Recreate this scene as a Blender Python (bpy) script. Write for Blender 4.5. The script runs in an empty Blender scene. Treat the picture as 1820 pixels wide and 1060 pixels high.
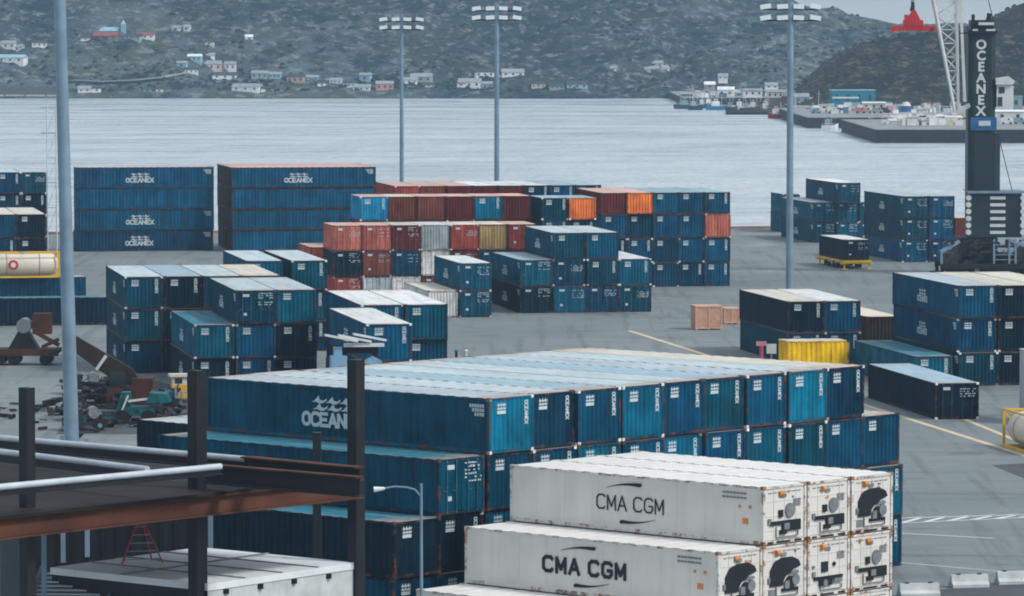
import bpy, math, random
from mathutils import Vector, Matrix, noise
random.seed(7)
sc = bpy.context.scene
C = sc.collection
rad = math.radians

# ---------------------------------------------------------------- camera, sky, sun
F, HC, HY = 8100.0, 28.0, 44.0          # focal length in photo pixels, camera height, horizon row
PITCH = math.atan((530 - HY) / F)
cd = bpy.data.cameras.new('camera'); cam = bpy.data.objects.new('camera', cd); C.objects.link(cam)
cam.location = (0, 0, HC); cam.rotation_euler = (rad(90) - PITCH, 0, 0)
cd.sensor_width = 36; cd.lens = F / 1820 * 36; cd.clip_start = 1; cd.clip_end = 9000
sc.camera = cam

SUN_EL, SUN_AZ = rad(44), rad(116)      # azimuth clockwise from +Y: right and a little behind the viewer
w = bpy.data.worlds.new('World'); sc.world = w; w.use_nodes = True
nt = w.node_tree; nt.nodes.clear()
out = nt.nodes.new('ShaderNodeOutputWorld'); bg = nt.nodes.new('ShaderNodeBackground')
sky = nt.nodes.new('ShaderNodeTexSky'); sky.sky_type = 'NISHITA'; sky.sun_disc = False
sky.sun_elevation = SUN_EL; sky.sun_rotation = SUN_AZ; sky.dust_density = 3.0; sky.air_density = 1.2
hs = nt.nodes.new('ShaderNodeHueSaturation'); hs.inputs['Saturation'].default_value = 0.62
nt.links.new(sky.outputs[0], hs.inputs['Color'])
tc = nt.nodes.new('ShaderNodeTexCoord'); mpw = nt.nodes.new('ShaderNodeMapping'); mpw.inputs['Scale'].default_value = (1, 1, 3.5)
cn = nt.nodes.new('ShaderNodeTexNoise'); cn.inputs['Scale'].default_value = 5; cn.inputs['Detail'].default_value = 6
nt.links.new(tc.outputs['Generated'], mpw.inputs[0]); nt.links.new(mpw.outputs[0], cn.inputs['Vector'])
cr = nt.nodes.new('ShaderNodeValToRGB'); cr.color_ramp.elements[0].position = .35; cr.color_ramp.elements[1].position = .68
cr.color_ramp.elements[0].color = (2.5, 2.95, 3.35, 1); cr.color_ramp.elements[1].color = (4.5, 4.85, 5.1, 1)
nt.links.new(cn.outputs['Fac'], cr.inputs[0])
mx = nt.nodes.new('ShaderNodeMix'); mx.data_type = 'RGBA'; mx.inputs[0].default_value = .82      # overcast cloud over the clear sky
nt.links.new(hs.outputs[0], mx.inputs[6]); nt.links.new(cr.outputs[0], mx.inputs[7]); nt.links.new(mx.outputs[2], bg.inputs[0])
bg.inputs[1].default_value = 0.11; nt.links.new(bg.outputs[0], out.inputs[0])
sl = bpy.data.lights.new('sun', 'SUN'); sl.energy = 1.5; sl.angle = rad(11); sl.color = (1, .96, .9)
so = bpy.data.objects.new('sun', sl); C.objects.link(so)
so.rotation_euler = (rad(90) - SUN_EL, 0, -SUN_AZ + math.pi)
sd = Vector((math.sin(SUN_AZ) * math.cos(SUN_EL), math.cos(SUN_AZ) * math.cos(SUN_EL), math.sin(SUN_EL)))
so.rotation_euler = sd.to_track_quat('Z', 'Y').to_euler()
sc.view_settings.view_transform = 'Standard'; sc.view_settings.look = 'None'
sc.view_settings.gamma = 1; sc.view_settings.exposure = 0.72
sc.cycles.max_bounces = 6; sc.cycles.diffuse_bounces = 3; sc.cycles.volume_bounces = 0
sc.cycles.use_denoising = True; sc.cycles.filter_width = 1.9

# ---------------------------------------------------------------- helpers
cp, sp_ = math.cos(PITCH), math.sin(PITCH)
def ray(x, y):
    a, b = (x - 910) / F, -(y - 530) / F
    return Vector((a, cp + b * sp_, -sp_ + b * cp))
def at(x, y, z=0.0):
    r = ray(x, y); t = (z - HC) / r.z
    return Vector((r.x * t, r.y * t, z))
def atd(x, y, D):
    r = ray(x, y); t = D / r.y
    return Vector((r.x * t, D, HC + r.z * t))

def newmat(name):
    m = bpy.data.materials.new(name); m.use_nodes = True
    t = m.node_tree; b = t.nodes['Principled BSDF']
    return m, t, b
def N(t, kind, **kw):
    n = t.nodes.new(kind)
    for k, v in kw.items():
        if k in n.inputs: n.inputs[k].default_value = v
        else: setattr(n, k, v)
    return n
def L_(t, a, b): t.links.new(a, b)
def mix(t, fac, a, b, mode='MIX'):
    n = t.nodes.new('ShaderNodeMix'); n.data_type = 'RGBA'; n.blend_type = mode
    if hasattr(fac, 'node'): L_(t, fac, n.inputs[0])
    else: n.inputs[0].default_value = fac
    for v, i in ((a, 6), (b, 7)):
        if hasattr(v, 'node'): L_(t, v, n.inputs[i])
        else: n.inputs[i].default_value = (*v, 1)
    return n.outputs[2]
def ramp(t, src, p0, p1, v0=0.0, v1=1.0):
    n = t.nodes.new('ShaderNodeMapRange'); n.clamp = True
    L_(t, src, n.inputs[0])
    for i, v in zip((1, 2, 3, 4), (p0, p1, v0, v1)): n.inputs[i].default_value = v
    return n.outputs[0]
def coords(t, scale=(1, 1, 1), randomise=True):
    tc = t.nodes.new('ShaderNodeTexCoord'); mp = t.nodes.new('ShaderNodeMapping')
    mp.inputs['Scale'].default_value = scale
    if randomise:
        oi = t.nodes.new('ShaderNodeObjectInfo'); va = t.nodes.new('ShaderNodeVectorMath'); va.operation = 'MULTIPLY_ADD'
        cb = t.nodes.new('ShaderNodeCombineXYZ')
        for i in range(3): L_(t, oi.outputs['Random'], cb.inputs[i])
        va.inputs[1].default_value = (97, 61, 43); L_(t, cb.outputs[0], va.inputs[0]); L_(t, tc.outputs['Object'], va.inputs[2])
        L_(t, va.outputs[0], mp.inputs[0])
    else: L_(t, tc.outputs['Object'], mp.inputs[0])
    return mp.outputs[0]
def noi(t, vec, scale, detail=4, rough=.55):
    n = t.nodes.new('ShaderNodeTexNoise'); L_(t, vec, n.inputs['Vector'])
    n.inputs['Scale'].default_value = scale; n.inputs['Detail'].default_value = detail; n.inputs['Roughness'].default_value = rough
    return n.outputs['Fac']

def paint_mat(name, rust=.6, roughness=.5, var=.35, rustcol=(.17, .065, .03), streak=(2.2, 2.2, .22), dirt=.5):
    m, t, b = newmat(name)
    oi = t.nodes.new('ShaderNodeObjectInfo')
    v = coords(t); n1 = noi(t, v, .5, 5, .6)
    sv = noi(t, coords(t, (1.1, 1.1, .12)), 1.3, 5, .65)
    ml = t.nodes.new('ShaderNodeMath'); ml.operation = 'MULTIPLY'; L_(t, ramp(t, n1, .3, .7, 1 - var, 1 + var), ml.inputs[0]); L_(t, ramp(t, sv, .3, .7, 1 - var * .9, 1 + var * 1.1), ml.inputs[1])
    val = ml.outputs[0]
    hv = t.nodes.new('ShaderNodeHueSaturation'); L_(t, oi.outputs['Color'], hv.inputs['Color']); L_(t, val, hv.inputs['Value'])
    v2 = coords(t, streak); n2 = noi(t, v2, 1.0, 6, .65)
    f1 = ramp(t, n2, .72 - .18 * dirt, .86 - .12 * dirt, 0, .75)
    c1 = mix(t, f1, hv.outputs[0], (.035, .035, .035))
    v3 = coords(t); n3 = noi(t, v3, 1.7, 7, .75)
    f2 = ramp(t, n3, .78 - .2 * rust, .86 - .2 * rust, 0, .9)
    c2 = mix(t, f2, c1, rustcol)
    L_(t, c2, b.inputs['Base Color'])
    b.inputs['Roughness'].default_value = roughness
    b.inputs['Specular IOR Level'].default_value = .1
    return m
def roof_mat():
    m = paint_mat('roof_paint', .8, .6, .1, (.42, .25, .16), (.7, .16, .5), .5); t = m.node_tree; b = t.nodes['Principled BSDF']
    src = b.inputs['Base Color'].links[0].from_socket
    tc = t.nodes.new('ShaderNodeTexCoord'); sx = t.nodes.new('ShaderNodeSeparateXYZ'); L_(t, tc.outputs['Generated'], sx.inputs[0])
    a = t.nodes.new('ShaderNodeMath'); a.operation = 'SUBTRACT'; L_(t, sx.outputs['Y'], a.inputs[0]); a.inputs[1].default_value = .5
    ab = t.nodes.new('ShaderNodeMath'); ab.operation = 'ABSOLUTE'; L_(t, a.outputs[0], ab.inputs[0])
    n = noi(t, coords(t), 1.1, 5, .7); sm = t.nodes.new('ShaderNodeMath'); sm.operation = 'MULTIPLY_ADD'; L_(t, n, sm.inputs[0]); sm.inputs[1].default_value = .32; L_(t, ab.outputs[0], sm.inputs[2])
    c = mix(t, ramp(t, sm.outputs[0], .575, .66, 0, .75), src, (.42, .27, .18)); 
    st = noi(t, coords(t, (1.6, .1, 1)), 1.0, 4, .6); c = mix(t, ramp(t, st, .48, .7, 0, .5), c, (.25, .34, .40))
    L_(t, c, b.inputs['Base Color']); return m
PAINT = paint_mat('container_paint', .6, .55, .36, dirt=.85)
FRAMEP = paint_mat('frame_paint', 1.35, .7, .35, (.13, .05, .028))
ROOFP = roof_mat()
WHITEP = paint_mat('reefer_paint', .2, .45, .06, (.34, .2, .11), (1.5, 1.5, .15), .12)
WHITEF = paint_mat('reefer_frame_paint', 1.35, .5, .1, (.22, .11, .06), (2, 2, .4), .5)

def flat(name, col, rough=.6, metal=0.0, var=.18, scale=.8, spec=.35, dark=None, darkat=.6):
    m, t, b = newmat(name)
    n = noi(t, coords(t), scale, 5, .6)
    c = mix(t, ramp(t, n, .3, .7), tuple(x * (1 - var) for x in col), tuple(min(1, x * (1 + var)) for x in col))
    if dark:
        n2 = noi(t, coords(t), scale * 2.3, 6, .7)
        c = mix(t, ramp(t, n2, darkat, darkat + .08), c, dark)
    L_(t, c, b.inputs['Base Color'])
    b.inputs['Roughness'].default_value = rough; b.inputs['Metallic'].default_value = metal; b.inputs['Specular IOR Level'].default_value = spec
    return m
M_mark = flat('white_marking', (.5, .58, .62), .6, var=.12, scale=3)
M_black = flat('black_lettering', (.006, .01, .02), .5, var=.1)
M_dark = flat('dark_steel', (.009, .011, .015), .5, var=.4)
M_pipe = flat('pale_pipe', (.5, .56, .62), .5, .2, var=.15)
M_galv = flat('galvanised_steel', (.2, .29, .38), .5, .2, var=.2, scale=.5)
M_rusty = flat('rusty_steel', (.07, .025, .013), .8, var=.5, scale=.5, dark=(.022, .02, .02), darkat=.55)
M_slate = flat('crane_slate_paint', (.012, .028, .038), .5, var=.35, scale=.4)
M_white = flat('white_paint', (.62, .64, .64), .5, var=.1)
M_lamp = flat('lamp_housing', (.8, .86, .9), .4, var=.05)
M_red = flat('red_paint', (.5, .03, .03), .5, var=.25)
M_yellow = flat('yellow_paint', (.72, .42, .02), .5, var=.15, dark=(.35, .16, .02), darkat=.68)
M_blue = flat('blue_paint', (.02, .12, .3), .5, var=.25)
M_teal = flat('teal_paint', (.004, .11, .13), .6, var=.5, dark=(.01, .015, .015), darkat=.55)
M_glass = flat('dark_glass', (.02, .03, .04), .1, var=.2, spec=.8)
M_rubber = flat('rubber', (.012, .012, .013), .8, var=.2)
M_grey = flat('grey_unit', (.18, .2, .22), .5, var=.3, scale=4)
M_orange = flat('orange_sticker', (.6, .22, .05), .6, var=.2)
M_wood = flat('pale_wood', (.5, .28, .2), .8, var=.2, scale=2)
M_concrete = flat('concrete', (.5, .53, .54), .85, var=.2, scale=1, dark=(.16, .16, .16), darkat=.64)
M_tank = flat('cream_tank', (.68, .62, .52), .4, var=.08)
M_obj = paint_mat('painted_surface', .2, .7, .12)

class MB:
    def __init__(s): s.v, s.f = [], []
    def quad(s, *p):
        i = len(s.v); s.v += [tuple(q) for q in p]; s.f.append(tuple(range(i, i + len(p)))); return s
    def box(s, x0, x1, y0, y1, z0, z1, m=None):
        i = len(s.v)
        ps = [(x, y, z) for z in (z0, z1) for y in (y0, y1) for x in (x0, x1)]
        if m: ps = [tuple(m @ Vector(p)) for p in ps]
        s.v += ps
        s.f += [tuple(i + k for k in q) for q in ((0, 2, 3, 1), (4, 5, 7, 6), (0, 1, 5, 4), (2, 6, 7, 3), (0, 4, 6, 2), (1, 3, 7, 5))]
        return s
    def bar(s, a, b, w, h=None, up=(0, 0, 1)):
        a, b = Vector(a), Vector(b); h = h or w
        d = (b - a); L = d.length; d.normalize(); up = Vector(up)
        if abs(d.dot(up)) > .98: up = Vector((0, 1, 0))
        sx = d.cross(up).normalized(); uz = sx.cross(d).normalized()
        m = Matrix((( sx.x, d.x, uz.x, a.x), (sx.y, d.y, uz.y, a.y), (sx.z, d.z, uz.z, a.z), (0, 0, 0, 1)))
        return s.box(-w / 2, w / 2, 0, L, -h / 2, h / 2, m)
    def tube(s, a, b, r0, r1=None, n=12, caps=True):
        a, b = Vector(a), Vector(b); r1 = r0 if r1 is None else r1
        d = (b - a).normalized(); up = Vector((0, 0, 1)) if abs(d.z) < .9 else Vector((1, 0, 0))
        x = d.cross(up).normalized(); y = x.cross(d)
        i = len(s.v)
        for p, r in ((a, r0), (b, r1)):
            for k in range(n):
                q = 2 * math.pi * k / n; s.v.append(tuple(p + x * math.cos(q) * r + y * math.sin(q) * r))
        for k in range(n): s.f.append((i + k, i + (k + 1) % n, i + n + (k + 1) % n, i + n + k))
        if caps: s.f.append(tuple(i + k for k in reversed(range(n)))); s.f.append(tuple(i + n + k for k in range(n)))
        return s
    def prism(s, pts, axis, d0, d1):
        """outline pts (u,v) extruded along axis 'x' or 'y' from d0 to d1"""
        i = len(s.v); n = len(pts)
        for d in (d0, d1):
            for u, v in pts: s.v.append((d, u, v) if axis == 'x' else (u, d, v))
        s.f.append(tuple(i + k for k in range(n))); s.f.append(tuple(i + n + k for k in reversed(range(n))))
        for k in range(n): s.f.append((i + k, i + n + k, i + n + (k + 1) % n, i + (k + 1) % n))
        return s
    def mesh(s, name):
        me = bpy.data.meshes.new(name); me.from_pydata(s.v, [], s.f); me.update(); return me
def obj(name, me, mat, parent=None, loc=None, rot=None, col=None):
    if isinstance(me, MB): me = me.mesh(name)
    if mat and not me.materials: me.materials.append(mat)
    o = bpy.data.objects.new(name, me); C.objects.link(o)
    if parent: o.parent = parent
    if loc is not None: o.location = loc
    if rot is not None: o.rotation_euler = rot if hasattr(rot, '__len__') else (0, 0, rot)
    if col is not None: o.color = (*col, 1)
    return o
def thing(name, label, cat, loc=(0, 0, 0), rz=0, group=None):
    o = bpy.data.objects.new(name, None); C.objects.link(o); o.empty_display_size = .5
    o.location = loc; o.rotation_euler = (0, 0, rz); o['label'] = label; o['category'] = cat
    if group: o['group'] = group
    return o
def struct(o, kind='structure'): o['kind'] = kind; return o
def smooth(me):
    for p in me.polygons: p.use_smooth = True
ORD = ['first', 'second', 'third', 'fourth', 'fifth', 'sixth', 'seventh', 'eighth', 'ninth', 'tenth', 'eleventh', 'twelfth', 'thirteenth', 'fourteenth', 'fifteenth', 'sixteenth']

_txt = {}
def text_mesh(s, size, bold=.0, wide=1.0, spacing=1.0):
    """flat lettering as a mesh: centred, in the XZ plane facing -Y"""
    k = (s, size, bold, wide, spacing)
    if k in _txt: return _txt[k]
    cu = bpy.data.curves.new('lettering', 'FONT'); cu.body = s; cu.size = size; cu.offset = bold * size; cu.align_x = 'CENTER'; cu.align_y = 'CENTER'
    cu.space_character = spacing; cu.space_line = .82; cu.resolution_u = 3; cu.extrude = .004
    o = bpy.data.objects.new('lettering_source', cu); C.objects.link(o)
    dg = bpy.context.evaluated_depsgraph_get(); dg.update()
    me = bpy.data.meshes.new_from_object(o.evaluated_get(dg)); me.name = 'lettering'
    bpy.data.objects.remove(o); bpy.data.curves.remove(cu)
    for v in me.vertices: v.co = (v.co.x * wide, -v.co.z, v.co.y)
    _txt[k] = me; return me

# ---------------------------------------------------------------- container part meshes
def wave_pts(x, z, s, t=None):
    t = t or s
    top = [(x - .50 * s, z - .16 * t), (x - .28 * s, z + .02 * t), (x - .02 * s, z + .46 * t), (x + .06 * s, z + .10 * t), (x + .28 * s, z + .02 * t), (x + .56 * s, z + .24 * t)]
    bot = [(x + .50 * s, z + .02 * t), (x + .26 * s, z - .22 * t), (x + .02 * s, z - .26 * t), (x - .16 * s, z - .14 * t)]
    return top + bot
def join(mes_offs, name):
    v, f = [], []
    for me, off in mes_offs:
        i = len(v)
        if isinstance(me, MB): v += [tuple(Vector(p) + off) for p in me.v]; f += [tuple(i + k for k in q) for q in me.f]
        else:
            v += [tuple(p.co + off) for p in me.vertices]; f += [tuple(i + k for k in p.vertices) for p in me.polygons]
    me = bpy.data.meshes.new(name); me.from_pydata(v, [], f); me.update(); return me
GLYPH = {
 'C': [[(1, .86), (.82, 1), (.3, 1), (.04, .8), (.04, .2), (.3, 0), (.82, 0), (1, .14)]],
 'G': [[(1, .84), (.82, 1), (.3, 1), (.04, .8), (.04, .2), (.3, 0), (.78, 0), (.98, .2), (.98, .45), (.58, .45)]],
 'O': [[(.5, 1), (.2, .92), (.04, .7), (.04, .3), (.2, .08), (.5, 0), (.8, .08), (.96, .3), (.96, .7), (.8, .92), (.5, 1)]],
 'M': [[(.04, -.06), (.04, 1)], [(.04, 1), (.5, .2), (.96, 1)], [(.96, 1), (.96, -.06)]],
 'A': [[(0, -.06), (.5, 1), (1, -.06)], [(.22, .3), (.78, .3)]],
 'N': [[(.05, -.06), (.05, 1)], [(.05, 1), (.95, 0)], [(.95, -.0), (.95, 1.06)]],
 'E': [[(.95, 1), (.06, 1), (.06, 0), (.95, 0)], [(.06, .5), (.8, .5)]],
 'X': [[(0, -.05), (1, 1.05)], [(0, 1.05), (1, -.05)]]}
def stroke_text(s, h, w, t, gap=.3, flatv=False):
    """bold block lettering, centred, facing -Y"""
    m = MB(); adv = w * (1 + gap); tot = sum(adv if c != ' ' else adv * .45 for c in s) - w * gap; x = -tot / 2; k = 0
    for c in s:
        if c == ' ': x += adv * .45; continue
        for pl in GLYPH[c]:
            for a, b in zip(pl, pl[1:]):
                k += 1; p = Vector((x + a[0] * w, 0, (a[1] - .5) * h)); q = Vector((x + b[0] * w, 0, (b[1] - .5) * h))
                d = (q - p).normalized() * t * .32; n = Vector((-d.z, 0, d.x)).normalized() * t / 2; p = p - d; q = q + d; y = -.003 - (k % 5) * .0012
                m.prism([((p + n).x, (p + n).z), ((p - n).x, (p - n).z), ((q - n).x, (q - n).z), ((q + n).x, (q + n).z)], 'y', y, .004)
        x += adv
    return m
def emblem_text(size):
    """two rows of three breaking waves over the name"""
    m = MB(); s = size * 1.18
    for r in range(2):
        for c in range(3):
            m.prism(wave_pts((c - 1) * s * .95 + r * .08 * s, (1 - r) * size * .42 + size * .66, s, size * .62), 'y', -.004, .004)
    return join([(m, Vector()), (stroke_text('OCEANEX', size * .68, size * .585, size * .2, .22), Vector((0, 0, 0)))], 'lettering')
_cache = {}
def cache(key, fn):
    if key not in _cache: _cache[key] = fn()
    return _cache[key]

def corr(mb, a0, a1, z0, z1, d, axis, base, out, pitch=.42):
    """corrugated sheet: runs along a from a0 to a1; 'base' plane coordinate, ribs of depth d towards 'out' sign"""
    n = max(4, round((a1 - a0) / pitch)); p = (a1 - a0) / n
    prof = []
    for k in range(n):
        s = a0 + k * p
        prof += [(s, 0), (s + .28 * p, 0), (s + .5 * p, -d), (s + .78 * p, -d)]
    prof.append((a1, 0))
    i = len(mb.v)
    for z in (z0, z1):
        for s, q in prof:
            c = base + out * q
            mb.v.append((c, s, z) if axis == 'y' else (s, c, z))
    m = len(prof)
    for k in range(m - 1):
        q = (i + k, i + k + 1, i + m + k + 1, i + m + k)
        mb.f.append(q)
def m_frame(L, W, H):
    m = MB(); x, y = W / 2, L / 2; p = .13
    for sx in (-1, 1):
        for sy in (-1, 1):
            m.box(*sorted((sx * x, sx * (x - p))), *sorted((sy * y, sy * (y - p))), .17, H - .15)
        m.box(*sorted((sx * (x - .002), sx * (x - .09))), -y + p, y - p, .03, .2)
        m.box(*sorted((sx * (x - .012), sx * (x - .07))), -y + p, y - p, H - .11, H - .035)
    for sy in (-1, 1):
        m.box(-x + p, x - p, *sorted((sy * (y - .002), sy * (y - .1))), .03, .18)
        m.box(-x + p, x - p, *sorted((sy * (y - .002), sy * (y - .1))), H - .13, H - .035)
    m.box(-x + .1, x - .1, -y + .11, y - .11, .1, .16)
    for sx in (-1, 1):
        for z in (0, H - .15): m.box(*sorted((sx * (x + .006), sx * (x - .18))), y - .19, y + .006, z, z + .15)
    return m.mesh('frame')
def m_cast():
    m = MB(); m.box(-.093, .093, -.098, .098, 0, .15); m.box(-.04, .04, -.1, -.097, .04, .1); return m.mesh('corner_casting')
def castings(L, W, H, r, col):
    me = cache('casting', m_cast)
    for sx in (-1, 1):
        for z in (0, H - .15): obj('corner_casting', me, FRAMEP, r, loc=(sx * (W / 2 - .087), -L / 2 + .092, z), col=col)
def m_side(L, W, H, s):
    m = MB(); corr(m, -L / 2 + .13, L / 2 - .13, .2, H - .11, .05, 'y', s * (W / 2 - .02), s); return m.mesh('side_wall')
def m_end(L, W, H, s):
    m = MB(); corr(m, -W / 2 + .13, W / 2 - .13, .18, H - .13, .05, 'x', s * (L / 2 - .02), s, .3); return m.mesh('end_wall')
def m_roof(L, W, H):
    m = MB(); n = max(6, round(L / .9)); y0, y1 = -L / 2 + .02, L / 2 - .02; st = (y1 - y0) / n; x = W / 2 - .015
    pr = []
    for k in range(n): pr += [(y0 + k * st, H - .03), (y0 + (k + .35) * st, H - .03), (y0 + (k + .5) * st, H - .012), (y0 + (k + .85) * st, H - .012)]
    pr.append((y1, H - .03)); i = len(m.v)
    for y, z in pr: m.v += [(-x, y, z), (x, y, z)]
    for k in range(len(pr) - 1): m.f.append((i + 2 * k, i + 2 * k + 1, i + 2 * k + 3, i + 2 * k + 2))
    return m.mesh('roof')
def m_door(L, W, H, s):
    m = MB(); y = -L / 2; a, b = sorted((s * .012, s * (W / 2 - .13)))
    m.box(a, b, y + .03, y + .07, .18, H - .13)
    for z in (.2, H * .33, H * .55, H * .78): m.box(a + .03, b - .03, y + .008, y + .032, z, z + .12)
    return m.mesh('door')
def m_bars(L, W, H, s):
    m = MB(); y = -L / 2
    for q in (.27, .72):
        x = s * (W / 2 - .13) * q
        m.tube((x, y - .03, .12), (x, y - .03, H - .08), .026, n=6)
        m.box(x - .05, x + .05, y - .045, y + .01, .5 * H - .04, .5 * H + .04)
        m.box(*sorted((x, x + s * .24)), y - .06, y - .035, .42 * H, .42 * H + .05)
        for z in (.13, H - .14): m.box(x - .06, x + .06, y - .05, y, z - .03, z + .03)
    return m.mesh('locking_bar')
def m_plate(L, W, H, v):
    """emblem panel, upper left of a blind end, and the name running down the right"""
    m = MB(); y = -L / 2 - .006
    cx, cz = -W * .23, H * .83
    for r in range(2):
        for c in range(3): m.prism(wave_pts(cx + (c - 1) * .19, cz + .09 - r * .17, .26), 'y', y, y + .012)
    m.box(cx - .29, cx + .29, y, y + .012, cz - .34, cz - .18)
    parts = [(m, Vector())]
    if v:
        me = stroke_text('OCEANEX', .2, .13, .05, .25).mesh('lettering')
        for q in me.vertices: q.co = (q.co.z, q.co.y, -q.co.x)
        parts.append((me, Vector((W * .33, y, H * .70))))
    return join(parts, 'lettering')
def m_lines(L, W, H, k):
    """small blocks of lettering on a door"""
    rnd = random.Random(k); m = MB(); y = -L / 2 - .0
    x0 = W * .07
    for r in range(6):
        z = H * .88 - r * .17
        if rnd.random() < .25: continue
        x = x0
        while x < W * .42:
            wdt = rnd.uniform(.06, .16); 
            if rnd.random() < .8: m.box(x, min(x + wdt, W * .43), y - .004, y + .03, z, z + rnd.uniform(.05, .1))
            x += wdt + .05
    m.box(-W * .33, -W * .16, y - .004, y + .03, H * .8, H * .88)
    if rnd.random() < .6: m.box(-W * .3, -W * .22, y - .004, y + .03, H * .25, H * .33)
    return m.mesh('lettering')
def m_side_lines(L, W, H):
    m = MB(); x = -W / 2 - .005
    for r in range(3):
        for c in range(6 - r): m.box(x, x + .02, -L / 2 + .35 + c * .16, -L / 2 + .46 + c * .16, H * .82 - r * .2, H * .88 - r * .2)
    return m.mesh('lettering')

COL = {  # name, paint
 't': ('light teal', (0, .15, .26)), 'b': ('mid blue', (0, .064, .135)), 'n': ('navy blue', (0, .040, .086)),
 'g': ('dark teal', (0, .056, .098)), 'd': ('blackish blue', (.001, .014, .029)), 's': ('teal', (0, .092, .16)),
 'r': ('brick red', (.26, .05, .04)), 'R': ('orange red', (.42, .12, .085)), 'k': ('dark maroon', (.11, .02, .02)),
 'o': ('bright orange', (.85, .22, .055)), 'w': ('white', (.7, .7, .68)), 'y': ('tan', (.4, .28, .12)), 'e': ('light grey', (.42, .48, .5)),
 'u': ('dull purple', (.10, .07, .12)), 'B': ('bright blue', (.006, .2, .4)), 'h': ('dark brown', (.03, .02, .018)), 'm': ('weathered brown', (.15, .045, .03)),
}
ROOFCOL = {'std': (.47, .555, .59), 'blue': (.32, .45, .53), 'teal': (.03, .17, .24), 'pink': (.62, .40, .34), 'white': (.70, .73, .73), 'cream': (.64, .60, .52), 'none': None}

def container(P, rz, L, W, H, code, label, group=None, roof='std', logo=None, vtext=True, name='shipping_container', seed=0):
    """P: centre of the floor. code: colour key + optional 'd' for a door end towards -Y"""
    cname, col = COL[code[0]]; rnd = random.Random(seed * 31 + 5)
    jv = rnd.uniform(.85, 1.18); col = tuple(c * jv * rnd.uniform(.95, 1.05) for c in col)
    r = thing(name, label, 'container', P, rz + rnd.uniform(-.006, .006), group)
    k = (round(L, 2), round(W, 2), round(H, 2))
    obj('frame', cache(('f', k), lambda: m_frame(*k)), FRAMEP, r, col=tuple(c * .6 + .004 for c in col))
    castings(L, W, H, r, (.07, .06, .06) if rnd.random() < .72 else (.7, .74, .76))
    for s in (-1, 1): obj('side_wall', cache(('s', k, s), lambda: m_side(*k, s)), PAINT, r, col=col)
    obj('end_wall', cache(('e', k, 1), lambda: m_end(*k, 1)), PAINT, r, col=col)
    rc = ROOFCOL[roof]; jv = rnd.uniform(.88, 1.08); rc = tuple(c * jv * rnd.uniform(.98, 1.02) for c in rc)
    obj('roof', cache(('r', k), lambda: m_roof(*k)), ROOFP, r, col=rc)
    if 'd' in code[1:]:
        for s in (-1, 1):
            d = obj('door', cache(('d', k, s), lambda: m_door(*k, s)), PAINT, r, col=col)
            obj('locking_bar', cache(('b', k, s), lambda: m_bars(*k, s)), PAINT, d, col=tuple(min(.6, c * 1.6 + .05) for c in col))
        q = rnd.randrange(5)
        obj('lettering', cache(('l', k, q), lambda: m_lines(*k, q)), M_mark, r)
    else:
        obj('end_wall', cache(('e', k, -1), lambda: m_end(*k, -1)), PAINT, r, col=col)
        if code[0] in 'tbngdsB':
            v = vtext and rnd.random() < .62
            obj('lettering', cache(('p', k, v), lambda: m_plate(*k, v)), M_mark, r)
    if logo:   # emblem on both long sides
        me = cache(('em', logo), lambda: emblem_text(logo))
        obj('lettering', me, M_mark, r, loc=(-(W / 2 + .003), .038 * L, H * .38), rot=-math.pi / 2)
        if vtext is False: obj('lettering', me, M_mark, r, loc=(W / 2 + .003, .03 * L, H * .38), rot=math.pi / 2)
        obj('lettering', cache(('sl', k), lambda: m_side_lines(*k)), M_mark, r)
    return r

RA, RB = rad(10.2), rad(47.3)
def basis(rz): return Vector((math.cos(rz), math.sin(rz), 0)), Vector((-math.sin(rz), math.cos(rz), 0))
SEED = [0]
LV = ['top', 'second', 'third', 'bottom']
def stack(phrase, x, y, n, rz, L, W, H, layout, pitch=None, roof='std', logo=None, lastH=None, yoff=None, group=None, toplogo=False, **kw):
    """near-left roof corner of column 0 seen at photo pixel (x, y); layout from the top layer down: (first column, 'codes ...')"""
    X, Y = basis(rz); Ht = (n - 1) * H + (lastH or H)
    P0 = at(x, y, Ht); P0.z = 0; pitch = pitch or W + .07
    for li, (start, codes) in enumerate(layout):
        lev = n - li; toks = codes.split(); z = (lev - 1) * H; h = lastH if (lastH and li == 0) else H
        real = [t for t in toks if t != '.']
        c = 0; edge = start
        for i, tok in enumerate(toks):
            if tok == '.': continue
            c += 1; SEED[0] += 1; rr = random.Random(SEED[0])
            rf = roof
            if '/' in tok: tok, rf = tok.split('/')
            jit = rr.uniform(-.16, .16) + (yoff or 0)
            P = P0 + X * ((start + i) * pitch + W / 2 + rr.uniform(-.02, .02)) + Y * (L / 2 + jit); P.z = z
            layer = 'top' if li == 0 else ('bottom' if lev == 1 else ORD[li])
            if len(real) == 1: lab = f'{COL[tok[0]][0]} container, {layer} layer of {phrase}' if len(layout) > 1 or lev > 1 else f'{COL[tok[0]][0]} container standing as {phrase}'
            elif len(layout) == 1: lab = f'{COL[tok[0]][0]} container, {ORD[c-1]} from left in {phrase}'
            else: lab = f'{COL[tok[0]][0]} container, {ORD[c-1]} from left, {layer} layer of {phrase}'
            container(P, rz, L, W, h, tok, lab, group or ('containers in ' + phrase), rf, logo if i == 0 and (li == 0 or toplogo is False) else None, seed=SEED[0], **kw)

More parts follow.
